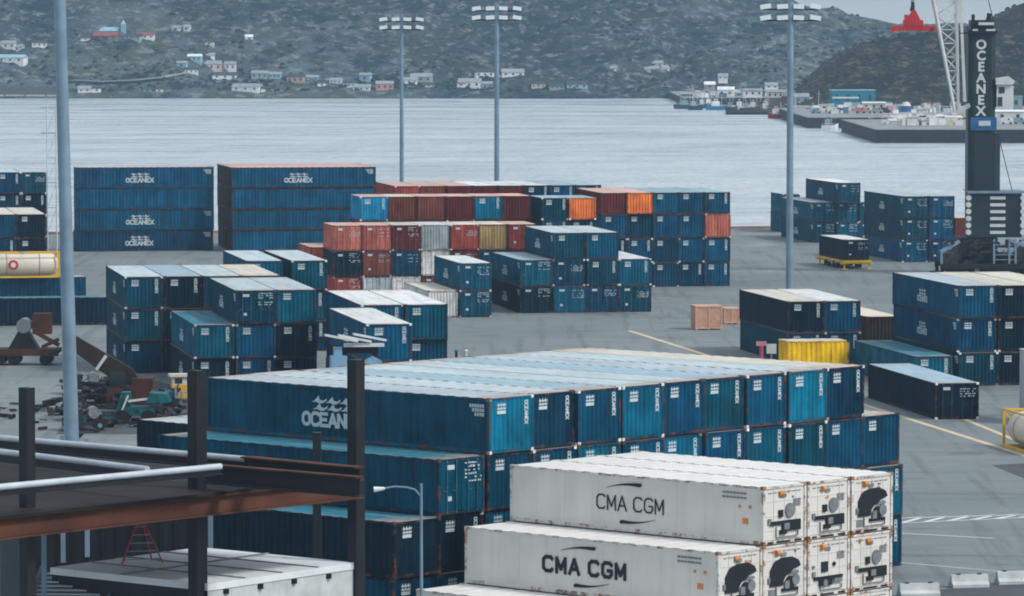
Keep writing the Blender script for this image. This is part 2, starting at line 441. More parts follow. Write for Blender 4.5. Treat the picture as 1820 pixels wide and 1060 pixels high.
# ---------------------------------------------------------------- ground, water, markings
def ground_mat():
    m, t, b = newmat('asphalt')
    v = coords(t, randomise=False)
    a = noi(t, v, .035, 5, .6); c = mix(t, ramp(t, a, .35, .65), (.165, .2, .21), (.235, .27, .28))
    g = noi(t, coords(t, (.25, 1.2, 1), False), .5, 5, .6); c = mix(t, ramp(t, g, .52, .72, 0, .6), c, (.1, .12, .125))
    mp2 = coords(t, (.9, .035, 1), False); tr_ = noi(t, mp2, 1.0, 4, .6); c = mix(t, ramp(t, tr_, .53, .63, 0, .38), c, (.08, .095, .1))
    mp3 = coords(t, (.05, .6, 1), False); tr2 = noi(t, mp3, 1.0, 4, .6); c = mix(t, ramp(t, tr2, .54, .66, 0, .3), c, (.27, .3, .3))
    sp = noi(t, v, .22, 3, .5); c = mix(t, ramp(t, sp, .63, .69, 0, .4), c, (.06, .07, .075))
    f = noi(t, v, 2.5, 6, .7); c = mix(t, ramp(t, f, .3, .7, 0, .35), c, (.1, .12, .13))
    pd = noi(t, coords(t, (.05, .035, 1), False), 1.3, 4, .5); L_(t, ramp(t, pd, .58, .66, .8, .35), b.inputs['Roughness'])
    L_(t, c, b.inputs['Base Color']); b.inputs['Specular IOR Level'].default_value = .35
    return m
ASPH = ground_mat()
X_A, Y_A = basis(RA)
Q0 = Vector((33, 626, 0))
def on_edge(s, off=0): return Q0 + X_A * s + Y_A * off
e0, e1 = on_edge(-320), on_edge(320)
g = MB(); g.quad((-260, -60, 0), (420, -60, 0), (e1.x, e1.y, 0), (e0.x, e0.y, 0))
g.quad((e0.x, e0.y, 0), (e1.x, e1.y, 0), (e1.x, e1.y, -6), (e0.x, e0.y, -6))
struct(obj('ground', g, ASPH))
k_ = MB(); k_.bar(on_edge(-300, -.5) + Vector((0, 0, .18)), on_edge(300, -.5) + Vector((0, 0, .18)), .5, .36)
struct(obj('kerb', k_, flat('kerb_red', (.3, .16, .14), .8, var=.4, scale=.3)))

wm, t, b = newmat('sea_water')
b.inputs['IOR'].default_value = 1.33; b.inputs['Specular IOR Level'].default_value = 1.0
vw = coords(t, (.012, .03, 1), False); wn = noi(t, vw, 1.0, 6, .65); vw2 = coords(t, (.05, .11, 1), False); wn2 = noi(t, vw2, 1.0, 5, .7)
c = mix(t, ramp(t, wn, .38, .62), (.38, .45, .50), (.52, .58, .62)); c = mix(t, ramp(t, wn2, .48, .68, 0, .4), c, (.24, .32, .37))  # pale tones put reflected sky brightness into the water colour
L_(t, c, b.inputs['Base Color']); L_(t, ramp(t, wn, .35, .65, .16, .42), b.inputs['Roughness'])
v = coords(t, (.05, .022, 1), False); n1 = noi(t, v, 1.2, 4, .6)
bm = t.nodes.new('ShaderNodeBump'); bm.inputs['Strength'].default_value = .7; bm.inputs['Distance'].default_value = 5.0
v2 = coords(t, (.6, .25, 1), False); n2 = noi(t, v2, 1.0, 3, .5)
ad = t.nodes.new('ShaderNodeMath'); ad.operation = 'MULTIPLY_ADD'; L_(t, n2, ad.inputs[0]); ad.inputs[1].default_value = .12; L_(t, n1, ad.inputs[2])
L_(t, ad.outputs[0], bm.inputs['Height']); L_(t, bm.outputs[0], b.inputs['Normal'])
g = MB(); g.quad((-1500, 300, -2), (1500, 300, -2), (1500, 3200, -2), (-1500, 3200, -2))
struct(obj('water', g, wm))

def strip(mb, p, q, wd, z=.006):
    p, q = Vector(p), Vector(q); d = (q - p).normalized(); s = Vector((-d.y, d.x, 0)) * wd / 2
    mb.quad(*[(*(a)[:2], z) for a in (p - s, q - s, q + s, p + s)])
M_line_y = flat('yellow_line_paint', (.62, .5, .34), .7, var=.2, scale=1, dark=(.2, .2, .2), darkat=.66)
M_line_w = flat('white_line_paint', (.68, .71, .72), .7, var=.15, scale=1, dark=(.2, .2, .2), darkat=.66)
M_joint = flat('joint_tar', (.07, .08, .085), .9, var=.2)
m = MB()
strip(m, at(1118, 588), at(1860, 822), .5); strip(m, at(1716, 746), at(1840, 797), .42)
struct(obj('road_marking', m, M_line_y))
m = MB()
for x in range(1600, 1900, 42):
    strip(m, at(x, 921.5 - (x - 1600) * .028), at(x + 42, 920 - (x - 1558) * .028), .2)
    strip(m, at(x, 930 - (x - 1600) * .045), at(x + 42, 930 - (x - 1558) * .045), .2)
    strip(m, at(x + 2, 930 - (x - 1600) * .045), at(x + 36, 921 - (x - 1600) * .028), .34, .011)
strip(m, at(1600, 948), at(1765, 957), .2); strip(m, at(1600, 1000), at(1870, 1024), .14)
struct(obj('road_marking', m, M_line_w))
m = MB()
for y0, y1 in ((800, 806), (641, 640), (690, 694), (868, 880), (540, 540), (975, 990), (600, 603)):
    strip(m, at(600, y0 - 2), at(1900, y1), .12, .004)
struct(obj('pavement_joint', m, M_joint))
# darker asphalt bottom right, dark wedge beside the tank, dark ground at the scrap
m = MB(); m.quad(*[at(*p, .005) for p in ((1560, 1066), (1640, 1052), (1900, 1022), (1900, 1110), (1560, 1110))])
m.quad(*[at(*p, .005) for p in ((1762, 827), (1850, 822), (1880, 875))])
m.quad(*[at(*p, .005) for p in ((100, 772), (345, 772), (330, 690), (240, 668), (150, 690))])
struct(obj('dark_ground_patch', m, flat('dark_ground', (.07, .08, .09), .8, var=.2)))

# ---------------------------------------------------------------- far hills
def interp(tab, x):
    if x <= tab[0][0]: return tab[0][1]
    for (a, b), (c, d) in zip(tab, tab[1:]):
        if x <= c: return b + (d - b) * (x - a) / (c - a)
    return tab[-1][1]
def fbm(x, y, o=5, s=1.0):
    return noise.fractal(Vector((x * s, y * s, 3.7)), 1.0, 2.1, o)
CREST = [(-800, -75), (900, -75), (1150, -60), (1260, -22), (1400, 8), (1500, 28), (1600, 42), (1700, 50), (2100, 70)]
def far_z(u, r):
    """u: photo column, r: distance"""
    s = (r - 1855) / 240; zc = 28 + (HY - interp(CREST, u)) / F * 2095
    X = (u - 910) / F * r
    if s <= 0: return -2.5 + s * 40
    rise = s ** .9 if s < 1 else 1 - (s - 1) * .3
    amp = min(1, s * 4) * 12 * min(1, zc / 60)
    n = fbm(X, r, 6, .02); a1 = (X * .8 - r * .6); a2 = (X * .6 + r * .8)
    rd = 1 - abs(noise.noise(Vector((a1 * .035, a2 * .012, 1.3)))) * 2; rd2 = 1 - abs(noise.noise(Vector((a1 * .11, a2 * .05, 7.3)))) * 2
    return -1.6 + (zc + 2) * rise + amp * (n * .55 + (rd - .5) * 1.05 + (rd2 - .5) * .2) * (1 if s < 1 else .3)
NEAR = [(1300, 190), (1405, 170), (1425, 146), (1470, 104), (1500, 88), (1560, 71), (1640, 62), (1700, 50), (1760, 30), (1820, 10), (1950, -25), (2200, -60)]
def near_z(u, r):
    s = (r - 1520) / 150; zc = 28 + (HY - interp(NEAR, u)) / F * 1670; X = (u - 910) / F * r
    if s <= 0: return -2.5 + s * 20
    rise = (1 - (1 - s) ** 1.6) if s < 1 else 1 - (s - 1) * .6
    k = min(1, max(0, zc) / 18)
    return -1.2 + (zc + 1) * rise + k * min(1, s * 4) * (5.0 * fbm(X + 50, r, 7, .035) + 3.2 * (.5 - abs(noise.noise(Vector(((X - r) * .06, (X + r) * .03, 2))))*2)) * (1 if s < .85 else .6)
def terrain(name, fz, u0, u1, nu, r0, r1, nr, mat, power=1.0):
    vs, fs = [], []
    for j in range(nr + 1):
        r = r0 + (r1 - r0) * (j / nr) ** power
        for i in range(nu + 1):
            u = u0 + (u1 - u0) * i / nu; vs.append(((u - 910) / F * r, r, fz(u, r)))
    for j in range(nr):
        for i in range(nu):
            a = j * (nu + 1) + i; fs.append((a, a + 1, a + nu + 2, a + nu + 1))
    me = bpy.data.meshes.new(name); me.from_pydata(vs, [], fs); me.update(); me.materials.append(mat); smooth(me)
    return struct(obj(name, me, None))
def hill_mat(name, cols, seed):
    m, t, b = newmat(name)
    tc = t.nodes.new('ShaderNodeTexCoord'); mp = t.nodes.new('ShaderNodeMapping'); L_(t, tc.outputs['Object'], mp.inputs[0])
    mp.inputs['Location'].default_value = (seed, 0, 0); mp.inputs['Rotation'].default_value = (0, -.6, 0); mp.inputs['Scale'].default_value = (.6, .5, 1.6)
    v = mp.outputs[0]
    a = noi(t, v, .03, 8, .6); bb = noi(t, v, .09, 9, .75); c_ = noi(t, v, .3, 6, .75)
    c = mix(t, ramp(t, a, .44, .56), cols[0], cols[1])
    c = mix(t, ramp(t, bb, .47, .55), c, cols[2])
    lg = noi(t, v, .011, 5, .6); c = mix(t, ramp(t, lg, .46, .54, 0, .6), c, cols[4])  # light streaks and dark gullies in the colour stand in for relief shading
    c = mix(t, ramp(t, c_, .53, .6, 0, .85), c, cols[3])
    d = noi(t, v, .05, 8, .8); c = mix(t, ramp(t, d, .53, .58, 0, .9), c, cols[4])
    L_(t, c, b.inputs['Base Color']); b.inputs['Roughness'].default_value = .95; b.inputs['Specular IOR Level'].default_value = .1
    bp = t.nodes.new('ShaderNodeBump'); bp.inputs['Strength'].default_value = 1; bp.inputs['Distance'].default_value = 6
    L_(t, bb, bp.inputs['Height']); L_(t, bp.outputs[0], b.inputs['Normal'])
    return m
HM1 = hill_mat('scrub_hillside', ((.035, .068, .09), (.10, .125, .09), (.13, .165, .19), (.30, .33, .35), (.010, .034, .055)), 0)  # blue shift puts some of the distance haze into the colours
HM2 = hill_mat('moor_hillside', ((.01, .02, .024), (.085, .075, .03), (.05, .04, .036), (.2, .17, .12), (.004, .009, .014)), 50)
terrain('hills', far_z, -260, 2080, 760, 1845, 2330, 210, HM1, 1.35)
terrain('headland', near_z, 1290, 2150, 420, 1510, 1800, 130, HM2)

def march(u, y):
    """first terrain point seen through photo pixel (u, y)"""
    r = ray(u, y); D = 1500.0
    while D < 2700:
        z = HC + r.z / r.y * D; X = r.x / r.y * D; uu = 910 + X / D * F
        h = max(far_z(uu, D) if D > 1850 else -9, near_z(uu, D) if uu > 1300 and D > 1520 else -9)
        if z <= h: return Vector((X, D, h)), D
        D += 2.0
    return Vector((r.x / r.y * 1900, 1900, 5)), 1900

# shrubs scattered on both slopes (uncountable ground cover)
def scatter(name, n, us, rs, fz, size, mat, seed):
    rnd = random.Random(seed); vs, fs = [], []
    base = [(-1, 0, 0), (0, -1, 0), (1, 0, 0), (0, 1, 0), (0, 0, 1.1), (-.6, -.6, .6), (.6, -.6, .7), (.6, .6, .6), (-.6, .6, .65)]
    tri = [(0, 1, 5), (1, 2, 6), (2, 3, 7), (3, 0, 8), (5, 1, 6), (6, 2, 7), (7, 3, 8), (8, 0, 5), (5, 6, 4), (6, 7, 4), (7, 8, 4), (8, 5, 4)]
    for _ in range(n):
        u = rnd.uniform(*us); r = rs[0] + (rs[1] - rs[0]) * rnd.random() ** 1.5; X = (u - 910) / F * r
        if noise.noise(Vector((X * .02, r * .02, 9))) + rnd.uniform(-.25, .25) < .0: continue
        z = fz(u, r); s = rnd.uniform(*size); i = len(vs)
        for q in base: vs.append((X + q[0] * s * rnd.uniform(.7, 1.3), r + q[1] * s * rnd.uniform(.7, 1.3), z - .2 + q[2] * s * rnd.uniform(.6, 1.0)))
        fs += [tuple(i + k for k in q) for q in tri]
    me = bpy.data.meshes.new(name); me.from_pydata(vs, [], fs); me.update()
    o = struct(obj(name, me, mat), 'stuff'); o['label'] = 'dark scrub and low bushes covering the ' + ('far' if 'hill' in name else 'nearer') + ' harbour slope'; o['category'] = 'shrubs'
    return o
scatter('hillside_scrub', 5000, (-150, 2000), (1862, 2110), far_z, (.5, 1.5), flat('scrub_green', (.012, .03, .032), .95, var=.5, scale=.05), 3)
scatter('headland_scrub', 2200, (1390, 2050), (1530, 1672), near_z, (.5, 1.5), flat('moor_scrub', (.03, .032, .02), .95, var=.6, scale=.06), 4)

# ---------------------------------------------------------------- far wharves, houses, sheds, boats
M_wharf = flat('wharf_timber', (.02, .024, .028), .9, var=.4); M_deck = flat('wharf_deck', (.26, .27, .27), .9, var=.25, scale=.1)
def wharf(u0, u1, y, depth, h=1.2, side=2.0):
    D = 30 * F / (y - HY); a, b_ = (u0 - 910) / F * D, (u1 - 910) / F * D
    m = MB(); m.box(a, b_, D, D + depth, -4, h - .2); struct(obj('wharf', m, M_wharf))
    m = MB(); m.box(a - .1, b_ + .1, D - .1, D + depth, h - .195, h); struct(obj('wharf_deck', m, M_deck))
    return D
wharf(1556, 1990, 254, 120, 1.5); wharf(1436, 1990, 228, 150, 1.2); wharf(1412, 1990, 206, 60, .8); wharf(1215, 1990, 187, 190, .8)
def house(P, wd, dp, h, wall, roofc, label, gable=.35, rz=0.0, group=None, name='house', cat='house', windows=2):
    r = thing(name, label, cat, P, rz, group)
    m = MB(); m.box(-wd / 2, wd / 2, 0, dp, -1.5, h); obj('wall', m, M_obj, r, col=wall)
    m = MB(); o_ = .2; rh = wd * 0 + dp * gable
    if gable > .02:
        m.prism([(-o_, h), (dp / 2, h + rh), (dp + o_, h), (dp + o_, h - .12), (-o_, h - .12)], 'x', -wd / 2 - o_, wd / 2 + o_)
    else: m.box(-wd / 2 - .15, wd / 2 + .15, -.15, dp + .15, h, h + .25)
    obj('roof', m, M_obj, r, col=roofc)
    for k in range(windows):
        x = -wd / 2 + wd * (k + .5) / windows; ww = min(.9, wd / windows * .3)
        m = MB(); m.box(x - ww / 2, x + ww / 2, -.06, -.01, h * .4, h * .75); obj('window', m, M_glass, r)
    return r
WH, CR, PK, GB, BR, LB, GR = (.8, .82, .82), (.66, .6, .5), (.55, .25, .25), (.25, .36, .4), (.3, .16, .12), (.3, .5, .62), (.35, .45, .4)
DK, RD, GY = (.06, .07, .08), (.28, .09, .08), (.3, .33, .36)
houses = [  # px x, base y, width px, height px, wall, roof, label
 (10, 88, 30, 12, WH, GY, 'grey-white house, furthest left on the upper slope'), (30, 92, 18, 10, WH, GY, 'small white house beside the grey-white one on the upper slope'),
 (70, 86, 24, 10, WH, DK, 'white house between the leftmost houses and the big light pole'), (18, 112, 44, 11, WH, LB, 'long pale blue-roofed building low on the left slope'),
 (45, 174, 100, 6, CR, DK, 'long low cream waterfront shed left of the big pole'),
 (152, 74, 16, 6, WH, DK, 'small white cottage left of the red-roofed building'), (185, 73, 38, 9, BR, RD, 'long red-roofed building below the white church'),
 (190, 62, 36, 8, LB, LB, 'pale blue church hall beside the steeple'), (235, 72, 26, 7, GR, DK, 'grey-green house right of the red-roofed building'),
 (258, 70, 28, 8, WH, RD, 'white house with a reddish roof, right of the church'), (312, 58, 14, 8, WH, GY, 'small white house high above the village, first of a pair'),
 (331, 58, 10, 10, WH, GY, 'tiny white house high above the village, second of a pair'), (372, 82, 14, 7, CR, DK, 'small cream house above the hillside village'),
 (443, 74, 12, 8, WH, WH, 'lone white hut high right of the village'),
 (322, 124, 16, 12, LB, GY, 'pale blue house on the left edge of the hillside village'), (345, 112, 22, 12, LB, WH, 'pale blue house highest in the hillside village'),
 (372, 108, 18, 10, WH, GY, 'white house with grey roof in the top row of the village'), (340, 134, 22, 10, WH, DK, 'white house low on the left of the village'),
 (376, 128, 32, 15, (.7, .58, .52), GY, 'pinkish white house, middle of the hillside village'), (404, 126, 26, 14, WH, GY, 'bright white house right of the pinkish one'),
 (400, 142, 40, 9, WH, DK, 'long white building at the foot of the village'), (436, 164, 46, 10, WH, GY, 'long white boathouse at the waterfront below the village'),
 (462, 168, 18, 10, WH, DK, 'white waterfront house with a dark door beside the boathouse'), (461, 142, 26, 12, GR, GY, 'grey-green house right of the hillside village'),
 (488, 142, 20, 10, LB, GY, 'faint blue house beside the grey-green one'), (524, 150, 28, 14, (.55, .36, .28), DK, 'salmon house right of the village'),
 (552, 146, 24, 8, LB, GY, 'pale blue-roofed house right of the salmon house'), (572, 156, 14, 8, WH, DK, 'small white house under the pale blue roof'),
 (596, 152, 20, 9, WH, GY, 'white house left of the tall blue house'), (155, 166, 30, 8, WH, GY, 'white waterfront cottage right of the big pole'),
 (172, 165, 14, 9, WH, DK, 'small white shed next to the waterfront cottage'), (283, 166, 12, 7, WH, DK, 'tiny white waterfront hut left of the boathouse'),
 (262, 166, 14, 7, GB, DK, 'blue-grey waterfront hut left of the tiny white one'),
 (620, 158, 22, 10, WH, DK, 'white house below the tall blue house'), (648, 146, 18, 14, LB, GY, 'tall light blue house left of the nearer light mast'),
 (642, 164, 28, 9, WH, GY, 'low white waterfront house under the tall blue one'), (684, 162, 28, 14, PK, GY, 'pink house on the shore left of the mast'),
 (727, 152, 26, 10, WH, GY, 'white house just right of the mast'), (748, 148, 34, 12, GR, GY, 'pale green-grey house right of the mast'),
 (762, 157, 20, 6, CR, DK, 'low cream shed under the pale green house'), (820, 156, 14, 8, WH, RD, 'white house with a red roof left of the middle mast'),
 (834, 158, 36, 13, WH, GY, 'large white shore house left of the middle mast'), (862, 140, 30, 12, WH, DK, 'white house on the bank behind the middle mast'),
 (912, 138, 36, 9, WH, GY, 'long white house right of the middle mast'), (893, 140, 14, 8, CR, DK, 'cream house beside the long white one'),
 (862, 160, 24, 11, GB, GY, 'grey-blue shore house under the middle mast'), (957, 160, 22, 11, CR, DK, 'cream shore house in the gap right of the masts'),
 (990, 160, 24, 8, GB, DK, 'blue-grey shore shed right of the cream house'), (1026, 160, 34, 10, LB, DK, 'light blue boat shed at the end of the shore row'),
 (1146, 131, 18, 7, WH, GY, 'small white house, left one on the right-hand slope'), (1172, 131, 34, 9, WH, GY, 'long white house on the right-hand slope'),
 (1163, 120, 26, 7, CR, GY, 'cream house above the long white one'), (1090, 128, 10, 6, WH, GY, 'tiny lone white house right of the shore row'),
]
for i, (u, y, wp, hp, wc, rc, lab) in enumerate(houses):
    P, D = march(u, y)
    wd, h = wp / F * D * 1.1, hp / F * D * .85
    P.z = min(P.z, HC - (y - HY) / F * D + .4)
    house(P, wd, max(3.2, wd * .55), h, wc, rc, lab, gable=.3 if wp < 40 else .2, rz=random.uniform(-.25, .25), group='houses across the harbour', windows=1 if wp < 20 else 3)
P, D = march(219, 62)
r = thing('church_steeple', 'pale blue church tower with a pointed spire on the upper slope', 'church', P)
m = MB(); m.box(-1, 1, 0, 2, -1, 3.6); obj('tower', m, M_obj, r, col=LB)
m = MB(); i = 0; m.v = [(-1.1, -.1, 3.6), (1.1, -.1, 3.6), (1.1, 2.1, 3.6), (-1.1, 2.1, 3.6), (0, 1, 5.6)]; m.f = [(0, 1, 4), (1, 2, 4), (2, 3, 4), (3, 0, 4), (3, 2, 1, 0)]
obj('spire', m, M_obj, r, col=(.4, .55, .65))
# shore road on the left slope, seawall
m = MB()
pts = [march(u, y)[0] + Vector((0, -1.5, .5)) for u, y in ((132, 146), (180, 148), (240, 148), (290, 142), (330, 134))]
for a, b_ in zip(pts, pts[1:]): m.bar(a, b_, 3, .5)
struct(obj('road', m, flat('far_road', (.3, .32, .35), .9)))

port = [ # x, base y, w px, h px, D, wall, roof, gable, name, label
 (1517, 203, 78, 42, 1500, (.012, .17, .25), (.3, .5, .55), 0, 'warehouse', 'large teal warehouse with a pale band at the foot of the headland', 4),
 (1553, 203, 40, 20, 1440, (.45, .47, .46), (.7, .72, .7), .1, 'shed', 'low grey shed with a white roof in front of the teal warehouse', 3),
 (1465, 205, 18, 18, 1450, CR, CR, 0, 'shed', 'narrow cream block left of the teal warehouse', 1),
 (1290, 172, 34, 16, 1720, WH, WH, .3, 'shed', 'white arched boathouse among the far moored boats', 2),
 (1262, 158, 22, 10, 1800, GY, WH, .3, 'shed', 'grey shed behind the far moored boats', 1),
 (1338, 172, 40, 14, 1700, WH, GY, .2, 'shed', 'long white fish plant behind the boats', 3),
 (1378, 176, 34, 16, 1700, CR, GY, .25, 'shed', 'cream fish plant building left of the tall mast', 3),
 (1372, 158, 26, 8, 1800, WH, GY, .3, 'house', 'white house above the fish plant', 2),
 (1285, 142, 20, 8, 1840, WH, GY, .3, 'house', 'white house uphill of the arched boathouse', 2),
 (1425, 190, 26, 18, 1560, GB, GY, .3, 'shed', 'grey-blue shed just right of the tall mast', 2),
 (1450, 192, 24, 14, 1560, (.5, .4, .36), GY, .25, 'shed', 'pale brown shed beside the grey-blue one', 1),
 (1592, 214, 22, 10, 1330, WH, GY, .1, 'site_office', 'white wharf cabin right of the grey shed', 2),
 (1640, 212, 30, 16, 1400, WH, GY, .2, 'shed', 'white wharf building behind the blue silo', 3),
 (1680, 232, 60, 24, 1260, (.55, .57, .57), WH, .08, 'shed', 'long pale terminal shed behind the crane jib foot', 4),
 (1637, 236, 34, 16, 1240, WH, GY, .2, 'shed', 'white wharf hut with a dark red door', 1),
 (1795, 232, 56, 34, 1260, (.6, .61, .6), WH, .1, 'shed', 'pale boxy building right of the crane tower', 2),
 (1786, 195, 30, 40, 1330, (.62, .64, .62), WH, 0, 'office_tower', 'tall white block with a curved top right of the crane tower', 1),
 (1806, 196, 22, 24, 1350, GB, GY, 0, 'shed', 'blue-grey block behind the tall white one', 1),
 (1510, 222, 34, 11, 1380, (.5, .3, .22), (.55, .3, .2), .3, 'shed', 'rust-roofed wharf hut in front of the grey shed', 2),
 (1222, 178, 30, 14, 1730, (.1, .2, .28), GY, .2, 'shed', 'dark blue-grey shed at the left end of the far wharf', 2),
]
for u, y, wp, hp, D, wc, rc, gb, nm, lab, wn in port:
    if u < 1400: hp *= .78; wp *= .85
    P = atd(u, y, D); P.z = max(.8, P.z) if D < 1600 else P.z
    top = HC - (y - hp - HY) / F * D; wd = wp / F * D
    r = house(P, wd, max(4, wd * .5), top - P.z, wc, rc, lab, gb, random.uniform(-.1, .1), 'buildings along the far wharf', nm, 'shed' if nm != 'house' else 'house', wn)
    if nm == 'warehouse':
        m = MB(); m.box(-wd / 2 + .2, wd * .12, -.12, -.07, 2.9, 3.5); obj('sign', m, M_white, r)
r = thing('silo', 'blue silo with a white domed cap on the wharf', 'silo', atd(1610, 212, 1380))
m = MB(); m.tube((0, 0, 0), (0, 0, 4), 1.6, n=16); obj('tank', m, M_blue, r)
m = MB(); m.tube((0, 0, 4), (0, 0, 5.2), 1.65, .7, n=16); obj('cap', m, M_white, r)
r = thing('silo', 'slim white silo between the wharf sheds left of the crane', 'silo', atd(1660, 208, 1380))
m = MB(); m.tube((0, 0, 0), (0, 0, 2.6), .55, n=12); obj('tank', m, M_white, r)
m = MB(); m.tube((0, 0, 2.6), (0, 0, 3.0), .55, .15, n=12); obj('cap', m, M_white, r)
rt = random.Random(21)
for q in range(240):
    nearw = q % 3; D = (1203 + 90 * rt.random() ** 2, rt.uniform(1372, 1480), rt.uniform(1700, 1800))[nearw]; u = (rt.uniform(1570, 1705), rt.uniform(1446, 1700), rt.uniform(1225, 1400))[nearw]; zz = (1.5, 1.2, .8)[nearw]
    t_ = thing('storage_tub', 'pale tub or crate among the clutter on the ' + ('near', 'middle', 'far')[nearw] + ' wharf across the water', 'crate', ((u - 910) / F * D, D, zz), rt.uniform(-.4, .4), 'tubs and crates on the ' + ('near', 'middle', 'far')[nearw] + ' wharf')
    a_, h_ = rt.uniform(.5, 1.6), rt.uniform(.6, 1.9); cc = rt.choice([WH, WH, WH, CR, GB, PK, (.5, .55, .56), (.1, .2, .3), DK])
    m = MB(); m.box(-a_, a_, -.6, .6, 0, h_); obj('body', m, M_obj, t_, col=cc)
    m = MB(); m.box(-a_ - .06, a_ + .06, -.66, .66, h_ + .002, h_ + .12); obj('lid', m, M_obj, t_, col=tuple(min(.75, c * 1.2) for c in cc))
for q, (u, y) in enumerate(((1297, 178), (1325, 176), (1352, 178), (1231, 180), (1413, 205), (1455, 210))):
    D = 1640 if q < 4 else 1520; P = atd(u, y, D); P.z = .6
    t_ = thing('boat_mast', ['thin white mast rising among the far boats, ' + w for w in ('first from left', 'second from left', 'third from left', 'beside the dark blue boat', 'just right of the tall mast', 'between the two mid sheds')][q], 'mast', P, 0, 'thin masts along the far wharf')
    m = MB(); m.tube((0, 0, 0), (0, 0, 5.5), .12, .06, n=6); obj('pole', m, M_white, t_)
    m = MB(); m.bar((-.9, 0, 4.2), (.9, 0, 4.2), .08); m.bar((0, 0, 5), (1.6, 0, 1), .05); obj('boom', m, M_white, t_)
# clutter on the wharves: small crates, vans
cl = [(1600, 234, WH), (1618, 236, WH), (1656, 238, (.1, .2, .3)), (1668, 237, WH), (1700, 236, CR), (1560, 224, GR), (1540, 223, (.5, .3, .25)), (1480, 221, WH), (1530, 226, PK), (1572, 226, DK), (1450, 220, GR), (1790, 240, WH), (1812, 238, GB)]
words = ['white van first from the left on the near wharf', 'white van second on the near wharf', 'dark blue van on the near wharf', 'white van beside the dark blue one', 'cream van by the jib foot', 'green-grey truck on the middle wharf', 'reddish truck on the middle wharf',
         'white van left on the middle wharf', 'pink-red truck at the wharf edge', 'blackish truck on the middle wharf', 'green-grey van at the wharf tip', 'white van right of the crane tower', 'blue-grey van right of the crane tower']
for (u, y, c), lab in zip(cl, words):
    D = 1215 if y > 230 else 1380; z0 = 1.5 if y > 230 else 1.2
    P = atd(u, y, D); P.z = z0; P.x += 0
    r = thing('van', lab, 'van', P, random.uniform(-.3, .3), 'vehicles on the far wharves')
    m = MB(); m.prism([(-1.6, .3), (1.6, .3), (1.6, 1.0), (1.1, 1.15), (.8, 1.75), (-1.6, 1.75)], 'y', -.7, .7); obj('body', m, M_obj, r, col=c)
    for xx in (-1, 1):
        m = MB(); m.tube((xx, -.75, .3), (xx, .75, .3), .3, n=10); obj('wheel', m, M_rubber, r)
    m = MB(); m.box(.3, .75, -.72, .72, 1.15, 1.6); obj('window', m, M_glass, r)
boats = [ # x, waterline y, length px, hull, cabin, label
 (1222, 194, 44, (.03, .1, .18), GB, 'dark blue fishing boat at the left end of the moored boats'), (1278, 196, 46, (.04, .22, .42), WH, 'bright blue fishing boat with a white rail'),
 (1250, 193, 20, DK, WH, 'small black boat between the two blue boats'),
 (1318, 197, 30, WH, WH, 'white boat moored right of the bright blue one'), (1342, 198, 26, DK, WH, 'dark hulled boat with a white wheelhouse'),
 (1364, 196, 24, WH, CR, 'white boat right of the dark hulled one'), (1384, 211, 38, (.3, .015, .04), (.7, .6, .62), 'crimson hulled trawler left of the tall mast'), (1440, 212, 46, DK, CR, 'black hulled barge boat right of the tall mast'),
 (1548, 234, 20, (.6, .08, .1), WH, 'small red hulled boat against the middle wharf'), (1475, 232, 30, WH, GB, 'white boat moored against the middle wharf')]
boats += [(1208, 193, 22, DK, DK, 'blackish boat outermost at the left of the moored group'), (1236, 196, 26, (.02, .06, .1), GR, 'navy boat with grey-green house in front of the group'), (1262, 192, 24, (.03, .05, .07), WH, 'dark boat with a white house behind the bright blue one'),
 (1300, 198, 22, DK, GB, 'small dark boat just right of the bright blue one'), (1330, 200, 30, (.04, .05, .07), (.4, .42, .44), 'long dark boat in front of the fish plant'), (1362, 201, 22, (.05, .12, .16), WH, 'dark teal boat beside the crimson trawler'), (1412, 213, 20, WH, WH, 'small white boat right behind the tall mast foot')]
for u, y, lp, hc, cc, lab in boats:
    D = 30 * F / (y - HY); P = at(u, y, -2); Ln = lp / F * D
    r = thing('fishing_boat', lab, 'boat', P, random.uniform(-.15, .15), 'boats moored across the harbour')
    h = 1.5; wv, wf = [], []
    st = [(-.5, .7, 1), (-.3, .95, .95), (0, 1, .9), (.3, .8, 1.05), (.5, .06, 1.4)]; bw = Ln * .16
    for s, wd, hh in st: wv += [(s * Ln, -bw * wd, hh * h), (s * Ln, -bw * wd * .6, -.4), (s * Ln, bw * wd * .6, -.4), (s * Ln, bw * wd, hh * h)]
    for k in range(4):
        a = 4 * k
        for q in range(3): wf.append((a + q, a + 4 + q, a + 5 + q, a + q + 1))
        wf.append((a + 3, a + 7, a + 4, a))
    wf += [(0, 1, 2, 3), (16, 19, 18, 17)]
    me = bpy.data.meshes.new('hull'); me.from_pydata(wv, [], wf); me.update(); obj('hull', me, M_obj, r, col=hc)
    m = MB(); m.box(-.3 * Ln, .02 * Ln, -bw * .55, bw * .55, h * .8, h + 1.6); m.box(-.2 * Ln, -.04 * Ln, -bw * .4, bw * .4, h + 1.6, h + 2.4); obj('wheelhouse', m, M_obj, r, col=cc)
    m = MB(); m.box(-.19 * Ln, -.035 * Ln, -bw * .42, bw * .42, h + 1.8, h + 2.15); obj('window', m, M_glass, r)
    m = MB(); m.tube((.1 * Ln, 0, h * .8), (.1 * Ln, 0, h + 3.8), .08, n=6); m.bar((.1 * Ln, 0, h + 3), (.32 * Ln, 0, h + 1.6), .06); obj('mast', m, M_white, r)
    m = MB()
    for s in (-1, 1): m.bar((-.48 * Ln, s * bw * .75, h + .35), (.3 * Ln, s * bw * .8, h + .4), .07)
    obj('rail', m, M_white, r)

# ---------------------------------------------------------------- container stacks
W53, W40 = 3.08, 2.92
